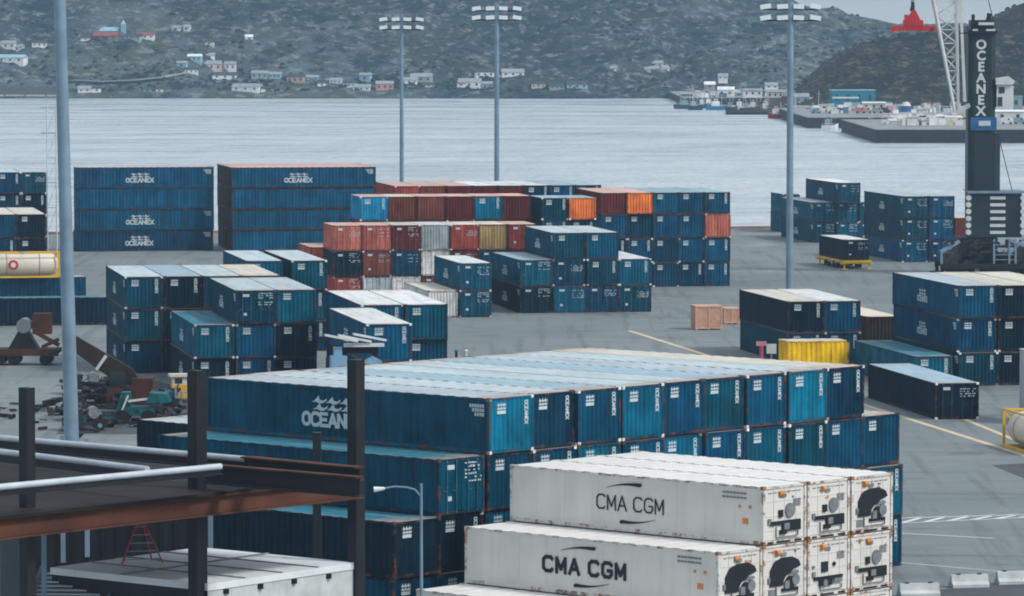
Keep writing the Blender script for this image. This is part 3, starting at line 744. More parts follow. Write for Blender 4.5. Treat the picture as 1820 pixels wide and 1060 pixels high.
# big blue block in front (orientation B)
stack('the long front block', 865, 708, 4, RB, 19.1, W53, 2.65,
      [(0, 't/std n/std b/blue s/std b/std g/blue b/std t/std n/cream'), (-1, 'gd/teal n b s b t b s g b n/cream'), (-2, 'd/teal d/teal b s n b s n g b n s'), (-2, 'n g s b n g s b n b g n')], pitch=3.155, logo=.84, toplogo=True)
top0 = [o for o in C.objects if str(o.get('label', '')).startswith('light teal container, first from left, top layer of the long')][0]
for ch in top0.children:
    if ch.name.startswith('side_wall'): ch.color = (.002, .06, .105, 1)  # shaded side: darkness put into the colour, the paint is light teal
# white refrigerated containers
def reefer(P, rz, L, W, H, label, style, weight, seed):
    rnd = random.Random(seed); k = (L, W, H); wc = (.67, .65, .615); r = thing('refrigerated_container', label, 'container', P, rz, 'stacked white refrigerated containers')
    obj('frame', cache(('f', k), lambda: m_frame(*k)), WHITEF, r, col=wc)
    castings(L, W, H, r, (.3, .17, .1))
    def sd(s):
        m = MB(); x0, x1 = sorted((s * (W / 2 - .03), s * (W / 2 - .06))); m.box(x0, x1, -L / 2 + .13, L / 2 - .13, .2, H - .11)
        n = 9
        for q in range(1, n): y = -L / 2 + L * q / n; m.box(*sorted((s * (W / 2 - .034), s * (W / 2 - .018))), y - .02, y + .02, .2, H - .11)
        m.box(*sorted((s * (W / 2 - .034), s * (W / 2 - .012))), -L / 2 + .13, L / 2 - .13, .2, .34)
        return m.mesh('side_wall')
    for s in (-1, 1): obj('side_wall', cache(('rs', k, s), lambda: sd(s)), WHITEP, r, col=wc)
    obj('roof', cache(('r', k), lambda: m_roof(*k)), WHITEP, r, col=(.74, .73, .70))
    def en():
        m = MB(); m.box(-W / 2 + .13, W / 2 - .13, -L / 2 + .05, -L / 2 + .09, .2, H - .13)
        for z in (.62, 1.25, 1.9): m.box(-W / 2 + .2, W / 2 - .2, -L / 2 + .03, -L / 2 + .052, z, z + .03)
        for x in (-.75, 0, .8): m.box(x, x + .03, -L / 2 + .028, -L / 2 + .052, .25, H - .2)
        return m.mesh('end_wall')
    obj('end_wall', cache(('re', k), en), WHITEP, r, col=wc)
    obj('end_wall', cache(('e', k, 1), lambda: m_end(*k, 1)), WHITEP, r, col=wc)
    y = -L / 2
    def slots():
        m = MB()
        for a, b_ in ((-1.2, -.85), (-.6, .35), (.65, 1.15)): m.box(a, b_, y - .008, y + .03, .05, .14)
        return m.mesh('forklift_slot')
    obj('forklift_slot', cache(('fs', k), slots), M_black, r)
    def unit(st):
        a, b_ = MB(), MB()
        if st == 1:
            a.prism([(-1.02, .75), (-1.0, 1.45), (-.72, 1.82), (-.2, 1.98), (.5, 1.98), (.95, 1.8), (1.08, 1.55), (.55, 1.42), (.35, 1.25), (.1, 1.2), (-.12, .98), (-.15, .75)], 'y', y - .03, y + .04)
            a.tube((.35, y - .05, .85), (.35, y + .02, .85), .3, n=14); a.box(-.2, .9, y - .04, y + .03, .48, .62)
            b_.tube((.72, y - .06, .95), (.72, y, .95), .26, n=14); b_.box(.0, .95, y - .02, y + .03, 1.22, 1.36); b_.box(-.05, .25, y - .07, y - .02, .6, .95)
        elif st == 2:
            a.box(-.42, -.14, y - .03, y + .04, 1.18, 1.5); a.box(-1.0, 1.05, y - .04, y + .04, .85, 1.02); a.box(-.2, 1.05, y - .05, y + .04, .55, .98); a.box(-.35, .1, y - .045, y + .04, .42, .6)
            b_.tube((.35, y - .04, 1.45), (.35, y + .03, 1.45), .32, n=18); b_.box(-.1, .25, y - .06, y - .04, .62, .9)
        else:
            a.box(-.5, -.08, y - .03, y + .04, 1.1, 1.55); a.tube((.38, y - .02, 1.4), (.38, y + .03, 1.4), .1, n=10); a.box(-1.05, .95, y - .04, y + .04, .76, .9)
            a.box(-.7, .2, y - .05, y + .04, .48, .78); b_.box(-1.15, -1.0, y - .02, y + .03, 1.3, 1.42); b_.box(.35, .9, y - .05, y + .04, .56, .76); b_.tube((-.3, y - .07, .6), (-.3, y - .04, .6), .16, n=10)
        return a.mesh('refrigeration_unit'), b_.mesh('fan')
    def panel():
        m = MB(); rr_ = random.Random(style)
        m.box(-1.15, -.95, y - .02, y + .03, .9, 1.15)
        for q in range(7): m.box(-1.1 + q * .33, -.86 + q * .33, y + .008, y + .049, 2.28, 2.3)
        for q in range(5): m.box(.62, 1.12, y + .01, y + .049, 1.62 + q * .07, 1.65 + q * .07) if style != 1 else m.box(-1.1, -.5, y + .01, y + .049, .3 + q * .07, .33 + q * .07)
        m.bar((-.6, y, .3), (-.6, y, .75), .04); m.bar((-.6, y, .3), (.9, y, .3), .04); m.bar((.9, y, .3), (.9, y, .5), .04)
        m.box(-.25, .1, y - .01, y + .04, 2.05, 2.2)
        return m.mesh('control_panel')
    obj('control_panel', cache(('cpn', k, style), panel), M_grey, r)
    ua, ub = cache(('ru', k, style), lambda: unit(style))
    u = obj('refrigeration_unit', ua, M_dark, r); obj('fan', ub, M_grey, u)
    m = MB(); m.tube((-.35 + rnd.uniform(-.4, .3), y - .002, 2.22), (-.35, y + .05, 2.2), .13, n=12); obj('sticker', m, M_orange, r)
    for q in range(3):
        m = MB(); xx = rnd.uniform(-.9, 1); zz = rnd.uniform(1.75, 2.3); m.box(xx, xx + rnd.uniform(.08, .2), y + .01, y + .06, zz, zz + rnd.uniform(.05, .13)); obj('sticker', m, M_orange if q else M_grey, r)
    if weight is not None:
        for a_, b2, c_, d_ in ((.9, 1.2, .9, 1.15), (.7, .85, 1.6, 1.72), (1.3, 1.42, 1.6, 1.72)):
            m = MB(); m.box(-W / 2 - .003, -W / 2 + .04, -L / 2 + a_, -L / 2 + b2, c_, d_); obj('sticker', m, M_orange, r)
        m = MB()
        for rr_ in range(2):
            for q in range(7): m.box(-W / 2 - .003, -W / 2 + .04, -L / 2 + 1.0 + q * .2, -L / 2 + 1.15 + q * .2, 2.2 - rr_ * .2, 2.28 - rr_ * .2)
        obj('serial_marks', m, M_grey, r)
    if weight is not None:
        size, bold = (.86, .0) if weight == 0 else (.98, .016)
        t1 = stroke_text('CMA CGM', .62, .5, .075, .28) if weight == 0 else stroke_text('CMA CGM', .62, .56, .17, .42)
        def swoosh(sx, sz, cx, cz):
            m = MB(); up, lo = [], []
            for q in range(15):
                f = q / 14; X = -1.05 + 2.1 * f; Z = .3 * (1 - (1 - f) ** 2.2); th = .02 + .17 * f ** 1.5 * (1 if f < .93 else .6)
                up.append((cx + sx * X, cz + sz * Z)); lo.append((cx + sx * X, cz + sz * (Z - th)))
            m.prism(up + lo[::-1], 'y', -.004, .004); return m
        def letter():
            return join([(t1, Vector()), (swoosh(1, 1, -.35, .66), Vector()), (swoosh(-1, -1, .45, -.62), Vector())], 'lettering')
        me = cache(('cma', weight), letter)
        obj('lettering', me, M_black, r, loc=(-W / 2 - .004, .15 * L * (.1 if weight == 0 else .12), H * .5), rot=-math.pi / 2)
    return r
XB, YB = basis(RB); P0 = at(1357, 866, 7.8); P0.z = 0; LR, WR, pr_ = 15.1, 2.98, 3.09
rl = [[(0, 2, 0), (1, 2, None), (2, 1, None)], [(-1, 1, 1), (0, 1, None), (1, 3, None), (2, 2, None)], [(-2, 1, 1), (-1, 2, None), (0, 2, None), (1, 1, None), (2, 3, None)]]
rlab = {(2, 0): 'top white refrigerated container with thin black lettering', (2, 1): 'top white refrigerated container, middle of three, small square fan opening',
        (2, 2): 'top white refrigerated container, right one with a big black arched unit',
        (1, -1): 'white refrigerated container with bold black lettering one layer down', (1, 0): 'white container with arched unit directly under the top left one', (1, 1): 'white container with a black square vent under the middle top one',
        (1, 2): 'white container with orange sticker under the top right one', (0, -2): 'lowest leftmost white container, only its roof edge showing',
        (0, -1): 'bottom layer white container under the bold lettered one', (0, 0): 'bottom layer white container under the arched-unit one', (0, 1): 'bottom layer white container, fourth from left at the picture edge', (0, 2): 'bottom layer white container at the right end'}
for li, row in enumerate(rl):
    for c, st, wt in row:
        P = P0 + XB * (c * pr_ + WR / 2) + YB * (LR / 2 + random.uniform(-.04, .04)); P.z = (2 - li) * 2.6
        reefer(P, RB, LR, WR, 2.6, rlab[(2 - li, c)], st, wt, c * 7 + li)
# block behind the front block's far end
stack('the hidden mid-left pair', 0, 0, 2, RB, 14.5, W40, 2.6, [], roof='std') if False else None
Pf = at(243, 745, 5.2); Pf.z = 0
for i in range(2):
    for z in (0, 2.6):
        P = Pf - YB * 7.25 + XB * (i * 3 + W40 / 2); P.z = z
        container(P, RB, 14.5, W40, 2.6, 'd' if z else 'n', f"{'blackish' if z else 'navy'} container, {['left', 'right'][i]} column, {'upper' if z else 'lower'} layer, beyond the front block's far end", 'low pair beyond the front block', 'std', None, seed=900 + i + int(z))
# middle-left groups (orientation A)
stack('the left-field block', 222, 492, 3, RA, 17.5, 3.08, 2.6, [(0, 'g/std d/blue n/std g/cream'), (0, 'g d n g'), (0, 'n d g n')], logo=.55)
stack('the staggered left block', 418, 516, 3, RA, 17.5, 3.08, 2.6, [(0, 'gd s'), (-1, 's/teal b d'), (-1, 'd n d')], logo=.55)
stack('the centre-left pair', 642, 542, 3, RA, 18.5, 3.12, 2.6, [(0, 'b/white s/white'), (0, 'n b'), (0, 'b n')], logo=.55)
stack('the lone centre-left tower', 650, 576, 3, RA, 17.8, 3.1, 2.6, [(0, 'b/white'), (0, 'n'), (0, 'b')], logo=.55)
stack('the stack behind', 440, 464, 3, RA, 18.5, 3.08, 2.6, [(0, 's g'), (0, 'n g'), (0, 'g n')], logo=.55, pitch=3.75)
stack('a low white box behind', 760, 517, 1, RA, 14.5, 2.92, 2.6, [(0, 'w/cream')], roof='cream')
# reds and the quayside block
stack('the red front row', 592, 401, 3, RA, 7.3, 2.92, 2.6,
      [(0, 'Rd/pink Rd/pink kd/cream e/white rd/cream y/cream rd/pink'), (0, 'dd md nd wd kd gd rd'), (0, 'rd ed wd md gd bd sd')])
stack('the red side tower', 556, 441, 2, RA, 9.0, 2.92, 2.6, [(0, 'R/pink'), (0, 'r')], yoff=2)
stack('the stepped fourth layer', 640, 350, 4, RA, 7.3, 2.92, 2.6,
      [(0, 'B/pink m/cream m/pink k/pink t/pink k/pink'), (0, 'k k m k m k')], lastH=2.5)
stack('the middle quayside rows', 963, 352, 4, RA, 7.3, 2.82, 2.6, [(0, 'g/blue o/blue'), (0, 'b n'), (0, 'n b')], lastH=2.3)
stack('the right quayside rows', 1069, 343, 4, RA, 14.5, 2.8, 2.6,
      [(0, 'k/pink o/pink s/blue b/blue b/blue'), (0, 'b n b b R'), (0, 'n b n b b'), (0, 'b n b n b')], lastH=2.3, pitch=2.82)
stack('the rear red row', 702, 331, 4, RA, 14.5, 2.82, 2.6, [(0, 'r/pink m/pink k/pink k/white k/white n/white b/blue n/blue'), (0, 'k m k r b k n b')], lastH=2.5)
# centre blocks
stack('the centre block', 983, 414, 3, RA, 15.5, 3.22, 2.6, [(0, 'g b'), (-1, 'sd/blue nd g s/white'), (-1, 'dd sd nd gd')], logo=.55)
stack('the centre twin tower', 817, 468, 2, RA, 15.0, 3.08, 2.6, [(0, 'sd/white'), (0, 'gd')], logo=.55)
# right groups
stack('the right-centre block', 1400, 536, 2, RA, 17.5, 3.1, 2.6, [(0, 'd/cream b/white'), (0, 'g n')], logo=.0 or None)
stack('the right tall block', 1704, 508, 3, RA, 19.5, 3.15, 2.6, [(0, 'b/std d/cream n/cream'), (0, 'b d n'), (0, 'g d n')], logo=.6)
stack('a single box below the right block', 1623, 633, 1, RA, 18.0, 3.05, 2.6, [(0, 's/teal')])
stack('a dark single by the yellow line', 1663, 681, 1, RA, 19.0, 3.2, 2.6, [(0, 'dd/blue')])
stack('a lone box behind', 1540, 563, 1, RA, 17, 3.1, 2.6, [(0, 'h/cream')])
stack('the crane-side block', 1605, 349, 3, RA, 18.0, 3.08, 2.6, [(0, 'gd bd'), (0, 'gd bd m/cream'), (0, 'bd nd d')], logo=.5)
stack('the quay-edge stack', 1446, 360, 2, RA, 17.5, 2.92, 2.6, [(0, 'sd sd gd'), (0, 'gd sd bd')], logo=.5)
stack('the quay-edge stack top', 1490, 325, 3, RA, 17.5, 2.92, 2.6, [(0, 'gd/white')], logo=.5)
stack('the slim far pair', 1391, 345, 2, RA, 7, 2.4, 2.6, [(0, 's'), (0, 's')])
# far left (orientation A)
stack('the far-left block', 30, 381, 3, RA, 18.5, 3.05, 2.6, [(-2, 'g/cream n/cream d/cream'), (-2, 'd n d'), (-2, 'n d n')], pitch=3.1)
stack('the rear far-left block', 38, 306, 4, RA, 12.5, 3.0, 2.6, [(-2, 'g n gd'), (-2, 'd n d'), (-2, 'g d g'), (-2, 'n g n')])
# side-on stacks (long side towards the viewer)
def sideways(phrase, x, y, n, Ln, W, H, rows, codes, right=False, logos=(), roof='pink', logo=.7):
    """near-left roof corner at (x, y) of the front row; rows stacked away"""
    P0 = at(x, y, n * H); P0.z = 0
    for rI in range(rows):
        for lv in range(n):
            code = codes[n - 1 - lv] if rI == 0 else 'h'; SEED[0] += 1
            P = P0 + X_A * (Ln / 2 + random.uniform(-.06, .06)) + Y_A * (rI * (W + .08) + W / 2); P.z = lv * H
            layer = 'top' if lv == n - 1 else ('bottom' if lv == 0 else ORD[n - 1 - lv])
            rowtxt = '' if rows == 1 else (f'front row of ' if rI == 0 else f'{ORD[rI]} row back in ')
            lab = f'{COL[code[0]][0]} container side-on, {layer} layer, {rowtxt}{phrase}'
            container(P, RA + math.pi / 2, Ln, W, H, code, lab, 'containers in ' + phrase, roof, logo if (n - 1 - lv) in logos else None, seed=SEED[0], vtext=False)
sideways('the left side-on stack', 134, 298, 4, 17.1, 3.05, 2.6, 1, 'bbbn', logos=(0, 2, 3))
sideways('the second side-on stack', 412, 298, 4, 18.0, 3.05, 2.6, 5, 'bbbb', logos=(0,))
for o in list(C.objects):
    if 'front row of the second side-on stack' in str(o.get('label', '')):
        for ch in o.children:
            if ch.name.startswith(('end_wall', 'frame')): ch.color = (.03, .02, .018, 1)  # blue boxes' end walls and frames: rust and shade both put into the colour
sideways('the box under the tank', -70, 494, 1, 12.6, 3.0, 2.6, 1, 'b', logos=(), roof='blue')
sideways('the front far-left single', -160, 532, 1, 18.85, 3.0, 2.6, 1, 'd', logos=(), roof='teal')

# yellow container
P = at(1390, 607, 2.6); P.z = 0
container(P + X_A * 3.0 + Y_A * 1.5, RA + math.pi / 2, 5.1, 3.0, 2.6, 'y', 'short yellow container behind the front block roof', None, 'cream', seed=5)
yo = [o for o in C.objects if o.get('label') == 'short yellow container behind the front block roof'][0]
for ch in yo.children:
    if ch.name.startswith(('side_wall', 'end_wall', 'frame')): ch.color = (.85, .52, .015, 1)
m = MB(); m.box(1.503, 1.508, .55, 1.3, 1.05, 1.4); obj('lettering', m, M_mark, yo)
m = MB(); m.box(1.503, 1.508, -2.2, -1.75, 1.0, 1.5); m.box(1.503, 1.508, -1.7, -1.5, 1.7, 1.95); obj('sticker', m, M_orange, yo)

# tank containers
def tankc(P, rz, Ln, label, seed=0, ring=True):
    r = thing('tank_container', label, 'tank', P, rz, None)
    m = MB(); H, W = 2.55, 2.5; x = Ln / 2
    for sy in (-1, 1):
        for sx in (-1, 1): m.box(*sorted((sx * x, sx * (x - .16))), *sorted((sy * W / 2, sy * (W / 2 - .16))), 0, H)
        m.box(-x, x, *sorted((sy * W / 2, sy * (W / 2 - .15))), .0, .2); m.box(-x + .16, x - .16, *sorted((sy * W / 2, sy * (W / 2 - .1))), H - .12, H)
    for sx in (-1, 1):
        for z in (0, H - .16): m.box(*sorted((sx * x, sx * (x - .16))), -W / 2 + .16, W / 2 - .16, z, z + .15)
        m.bar((sx * (x - .08), -W / 2, .2), (sx * (x - .08), W / 2, H - .2), .1)
    obj('frame', m, M_yellow, r)
    vs, fs = [], []; n = 24; prof = [(-x + .12, 0), (-x + .15, .5), (-x + .35, .9), (-x + .7, 1.1), (x - .7, 1.1), (x - .35, .9), (x - .15, .5), (x - .12, 0)]
    for px, pr in prof:
        for k in range(n): q = 2 * math.pi * k / n; vs.append((px, pr * math.cos(q), 1.3 + pr * math.sin(q)))
    for j in range(len(prof) - 1):
        for k in range(n): fs.append((j * n + k, j * n + (k + 1) % n, (j + 1) * n + (k + 1) % n, (j + 1) * n + k))
    me = bpy.data.meshes.new('tank'); me.from_pydata(vs, [], fs); me.update(); smooth(me); tk = obj('tank', me, M_tank, r)
    m = MB()
    for xx in (-x * .45, x * .45): m.tube((xx - .04, 0, 1.3), (xx + .04, 0, 1.3), 1.125, n=24)
    obj('band', m, M_galv, tk)
    m = MB(); m.tube((0, 0, 2.35), (0, 0, 2.6), .35, n=12); m.box(-1.2, 1.2, -.25, .25, 2.42, 2.46); obj('manhole', m, M_galv, tk)
    def disc(rr, y0, cx):
        m = MB(); m.tube((cx, y0, 1.3), (cx, y0 + .03, 1.3), rr, n=20); return m
    if ring:
        e = obj('emblem', disc(.5, -1.155, -1.0), M_red, tk); obj('emblem_centre', disc(.26, -1.175, -1.0), M_white, tk)
    else:
        m = MB(); m.box(-x - .0, -x + .13, -.35, .2, 1.2, 1.9); obj('emblem', m, M_red, tk)
    return r
P = at(107, 494, 2.6)
tankc(P - X_A * 3.65 + Y_A * 1.6, RA, 7.3, 'cream tank container with a red round emblem on the left')
P = at(1837, 812, 0)
tankc(P + X_A * 1.3 + Y_A * 3.7, RA + math.pi / 2, 7.3, 'white tank container in a yellow frame at the right edge', ring=False)

# pale grey steel box at the right edge
r = thing('storage_box', 'pale grey upright box cut off by the right picture edge', 'container', at(1854, 757, 0), RA)
m = MB(); corr(m, .1, 2.8, .15, 4.9, .05, 'x', .02, -1, .3); corr(m, .1, 5.9, .15, 4.9, .05, 'y', .02, -1, .3); obj('wall', m, M_obj, r, col=(.45, .5, .52))
m = MB(); m.box(0, .1, 0, .1, 0, 5); m.box(2.8, 2.9, 0, .1, 0, 5); m.box(.1, 2.8, 0, .1, 4.9, 5); m.box(.1, 2.8, 0, .1, 0, .15); m.box(0, 2.9, .1, 6, 4.92, 5); obj('frame', m, M_obj, r, col=(.5, .55, .57))

# ---------------------------------------------------------------- container on yellow skid by the quay
P = at(1500, 479, 0)
r = thing('flatbed_trailer', 'yellow low trailer carrying a dark container near the quay edge', 'trailer', P, RA)
m = MB(); m.box(-.1, 3.2, -.2, 12.4, .75, 1.0)
for yy in (0, 3, 6, 9, 12): m.box(-.35, 3.45, yy - .1, yy + .1, .6, .75)
obj('bed', m, M_yellow, r)
for yy in (.2, 11.8):
    for xx in (.1, 3.0):
        m = MB(); m.bar((xx, yy, 0), (xx, yy, .75), .16); m.box(xx - .3, xx + .3, yy - .3, yy + .3, 0, .08); obj('leg', m, M_yellow, r)
m = MB()
for yy in (4, 5.2, 8, 9.2): m.tube((.05, yy, .45), (.4, yy, .45), .45, n=16); m.tube((2.7, yy, .45), (3.05, yy, .45), .45, n=16)
obj('wheel', m, M_rubber, r)
Pc = P + X_A * 1.55 + Y_A * 6.1; Pc.z = 1.005
container(Pc, RA, 12.0, 2.95, 2.4, 'dd', 'dark container with a pale roof resting on the yellow trailer', None, 'white', seed=77)

# crates
for i, (x, y, wd, h, lab) in enumerate(((1236, 587, 2.55, 2.2, 'larger pinkish wooden crate on the open asphalt'), (1287, 577, 1.5, 1.5, 'smaller pinkish wooden crate right of the larger one'))):
    r = thing('wooden_crate', lab, 'crate', at(x, y, 0), RA, 'crates on the asphalt')
    m = MB(); m.box(.04, wd - .04, .04, 2.2, .12, h - .03); obj('board_panel', m, M_wood, r)
    m = MB()
    for a in (0, wd / 2 - .06, wd - .12): m.box(a, a + .12, 0, .04, .1, h)
    for z in (.1, h - .12): m.box(.12, wd - .12, -.01, .035, z, z + .12)
    for q in range(3): m.box(.1 + q * (wd - .3) / 2, .2 + q * (wd - .3) / 2, 0, 2.2, 0, .118)
    m.box(0, wd, 0, 2.24, h - .028, h + .02)
    obj('batten', m, flat('batten_wood', (.58, .36, .27), .8, var=.2), r)

# pink hydrant-like post and white sign
r = thing('marker_post', 'pinkish red T-shaped post beside the yellow container', 'post', at(1353, 655, 0))
m = MB(); m.tube((0, 0, 0), (0, 0, 1.85), .17, n=12); obj('post', m, flat('pink_red', (.42, .09, .14), .6), r)
m = MB(); m.box(-.42, .42, -.12, .12, 1.85, 2.2); obj('cap', m, flat('pink_pale', (.55, .25, .32), .6), r)
r = thing('notice_board', 'small white board on a post between the pink post and yellow container', 'sign', at(1371, 655, 0))
m = MB(); m.tube((0, .05, 0), (0, .05, 1.3), .07, n=8); obj('post', m, M_galv, r)
m = MB(); m.box(-.4, .4, -.03, .03, 1.2, 2.0); obj('panel', m, M_white, r)
for u, lab in ((811, 'dark bollard, left of two, behind the front block roof'), (828, 'pale bollard, right of two, behind the front block roof')):
    r = thing('bollard', lab, 'bollard', at(u, 637, 0), 0, 'bollards on the yard')
    m = MB(); m.tube((0, 0, 0), (0, 0, .6), .12, n=10); obj('post', m, M_dark if u < 820 else M_concrete, r)
    m = MB(); m.tube((0, 0, .6), (0, 0, .72), .2, .14, n=10); obj('cap', m, M_blue if u < 820 else M_white, r)

# concrete barriers bottom right
for u, y, wd, lab in ((1602, 1062, 2.0, 'concrete barrier block, left one at the bottom right'), (1694, 1046, 1.9, 'concrete barrier block, middle one at the bottom right'), (1776, 1040, 2.4, 'concrete barrier block, right one cut off by the corner')):
    r = thing('concrete_barrier', lab, 'barrier', at(u, y, 0), rad(12), 'concrete barriers')
    m = MB(); m.prism([(0, 0), (0, .15), (.18, .3), (.26, .62), (.54, .62), (.62, .3), (.8, .15), (.8, 0)], 'x', 0, wd); obj('block', m, M_concrete, r)
    m = MB(); m.box(.3, .5, .34, .46, .6, .68); m.box(wd - .5, wd - .3, .34, .46, .6, .68); obj('lifting_eye', m, M_dark, r)

# ---------------------------------------------------------------- light masts
def mast(u, D, ytop, r0, r1, heads, label, lean=0.0, flip=0):
    base = Vector(((u - 910) / F * D, D, 0)); top = HC - (ytop - HY) / F * D
    r = thing('light_mast', label, 'light mast', base, 0, 'floodlight masts'); r.rotation_euler = (0, -lean, 0)
    m = MB(); m.tube((0, 0, 0), (0, 0, top), r0, r1, n=20, caps=True); me = m.mesh('pole'); obj('pole', me, M_galv, r)
    m = MB(); m.tube((0, 0, 0), (0, 0, .5), r0 * 1.5, n=20); obj('base_plate', m, M_galv, r)
    if heads:
        for j in range(2):
            z = top - .5 - j * 1.05
            m = MB(); m.bar((-2.7, 0, z - .25), (2.7, 0, z - .25), .14); obj('crossarm', m, M_dark, r)
            for k, xx in enumerate((-2.35, -.75, .75, 2.35)):
                t = MB(); tl = -.16 if xx < 0 else .16
                mt = Matrix.Translation((xx, 0, z)) @ Matrix.Rotation(tl * (1 if abs(xx) > 1 else .35), 4, 'Y')
                t.box(-.5, .5, -.45, .35, -.2, .24, mt); f = obj('floodlight', t, M_lamp, r)
                t = MB(); t.bar((xx, 0, z - .25), (xx, 0, z - .1), .1); obj('bracket', t, M_dark, f)
    return r
mast(714, 590, 28, .30, .22, 1, 'leftmost tall floodlight mast with two tiers of lamps, over the red containers')
mast(883, 525, 8, .32, .24, 1, 'middle tall floodlight mast with two tiers of lamps')
mast(1404, 430, 3, .36, .28, 1, 'right tall floodlight mast with two tiers of lamps')
mast(127, 262, -110, .44, .32, 1, 'thick pale light pole close by on the left', lean=rad(1.2))
# slender lattice mast far left
P = Vector(((92 - 910) / F * 548, 548, 0))
r = thing('lattice_mast', 'thin pale lattice mast behind the thick pole', 'mast', P)
for sx in (-.55, .55):
    m = MB(); m.tube((sx, 0, 0), (sx, 0, 18.4), .09, n=6); obj('upright', m, M_white, r)
m = MB()
for z in range(3, 19, 3): m.bar((-.55, 0, z), (.55, 0, z), .07); m.bar((-.55, 0, z - 3), (.55, 0, z), .035)
m.bar((-1.3, 0, 18), (.6, 0, 18), .1); m.bar((-1.3, 0, 15), (.6, 0, 15), .1); obj('brace', m, M_galv, r)

# street lamp in front
r = thing('street_lamp', 'slim pale street lamp with an arm curving left, in front of the blue block', 'street lamp', Vector(((748 - 910) / F * 187, 187, 0)))
z = 28 - (862 - HY) / F * 187
m = MB(); m.tube((0, 0, 0), (0, 0, z), .09, .055, n=10); obj('pole', m, M_galv, r)
m = MB(); pts = [(0, 0, z - .55), (-.25, 0, z - .25), (-.6, 0, z - .15), (-1.1, 0, z - .12), (-1.55, 0, z - .2)]
for a, b_ in zip(pts, pts[1:]): m.tube(a, b_, .04, n=8)
obj('arm', m, M_galv, r)
m = MB(); m.tube((-1.5, 0, z - .2), (-1.95, 0, z - .24), .06, .12, n=10); obj('lamp_head', m, M_lamp, r)

# ---------------------------------------------------------------- harbour crane
D = 512.0; S = D / F
def cz(y): return HC - (y - HY) * S
def cx(x): return (x - 1745) * S
r = thing('harbour_crane', 'dark mobile harbour crane with a lettered tower and white lattice jib', 'crane', Vector(((1745 - 910) * S, D, 0)))
m = MB(); a, b_ = cx(1718), cx(1766); m.prism([(a, -1.2), (a + .5, -1.7), (b_ - .5, -1.7), (b_, -1.2), (b_, 1.4), (a, 1.4)], 'y', 0, 1)
def vprism(pts, z0, z1):
    m = MB(); i = 0; n = len(pts)
    for z in (z0, z1): m.v += [(x, y, z) for x, y in pts]
    m.f.append(tuple(reversed(range(n)))); m.f.append(tuple(range(n, 2 * n)))
    for k in range(n): m.f.append((k, (k + 1) % n, n + (k + 1) % n, n + k))
    return m
m = vprism([(a, -1.2), (a + .5, -1.7), (b_ - .5, -1.7), (b_, -1.2), (b_, 1.4), (a, 1.4)], cz(236), cz(52)); tower = obj('tower', m, M_slate, r)
m = vprism([(a, -1.5), (a + .6, -2), (cx(1775) - .6, -2), (cx(1775), -1.5), (cx(1775), 1.8), (a, 1.8)], cz(343), cz(236) - .003); obj('tower_base', m, M_slate, r)
m = MB(); m.box(cx(1722), cx(1768), -1.85, -1.72, cz(231), cz(208)); obj('sign', m, M_blue, tower)
m = MB(); m.box(cx(1736), cx(1757), -1.9, -1.86, cz(223), cz(214)); obj('sign_panel', m, M_mark, tower)
for k, ch in enumerate('OCEANEX'):
    obj('lettering', text_mesh(ch, 1.45, .035, 1.0), M_white, tower, loc=(cx(1740), -1.72, cz(80 + k * 19.6)))
m = MB(); m.box(cx(1700), cx(1768), -2.1, 1.6, cz(60), cz(57)); m.box(cx(1722), cx(1762), -1.2, 1.2, cz(52), cz(36)); m.bar((cx(1728), 0, cz(36)), (cx(1728), 0, cz(26)), .35); m.bar((cx(1755), 0, cz(36)), (cx(1757), 0, cz(24)), .5)
for q in range(6): xx = cx(1702) + q * .82; m.bar((xx, -2.05, cz(57)), (xx, -2.05, cz(48)), .06)
m.bar((cx(1702), -2.05, cz(48)), (cx(1766), -2.05, cz(48)), .06); obj('head', m, M_dark, r)
m = MB(); m.box(cx(1735), cx(1762), -1.9, -1.25, cz(45), cz(40)); m.box(cx(1724), cx(1733), -2.16, -2.1, cz(55), cz(52)); m.box(cx(1748), cx(1764), -2.16, -2.1, cz(55), cz(52)); obj('sheave', m, M_white, r)
m = MB(); m.box(cx(1768), cx(1794), -1.6, .8, cz(190), cz(150)); m.prism([(cx(1766), cz(150)), (cx(1766), cz(140)), (cx(1790), cz(136)), (cx(1800), cz(144)), (cx(1796), cz(150))], 'y', -1.9, 1.0); cab = obj('cab', m, M_white, r)
m = MB(); m.box(cx(1772), cx(1782), -1.66, -1.61, cz(165), cz(154)); m.box(cx(1770), cx(1778), -1.66, -1.61, cz(188), cz(172)); obj('window', m, M_glass, cab)
m = MB(); m.box(cx(1720), cx(1812), -2.6, 3, cz(420), cz(342)); h_ = obj('machinery_house', m, M_slate, r)
m = MB(); m.box(cx(1716), cx(1818), -2.9, -2.6, cz(342), cz(339)); m.box(cx(1716), cx(1818), -2.9, 3, cz(339), cz(338)); obj('walkway', m, M_galv, h_)
m = MB()
for q in range(6):
    zz = cz(350 + q * 12.2); m.box(cx(1756), cx(1783), -2.68, -2.6, zz - .18, zz + .16)
    m.tube((cx(1718), -2.75, zz), (cx(1718), -2.2, zz), .3, n=12); m.tube((cx(1814), -2.75, zz), (cx(1814), -2.2, zz), .3, n=12)
obj('vent_grille', m, M_white, h_)
m = MB(); m.box(cx(1700), cx(1770), -2.4, 3, cz(455), cz(421)); m.box(cx(1680), cx(1830), -1.6, 3.2, .9, cz(450) + .003); obj('chassis', m, flat('chassis_black', (.012, .013, .014), .6, var=.4), r)
m = MB(); m.box(cx(1668), cx(1850), -3.2, -2.6, .7, 1.3); m.box(cx(1668), cx(1850), 3.6, 4.2, .7, 1.3)
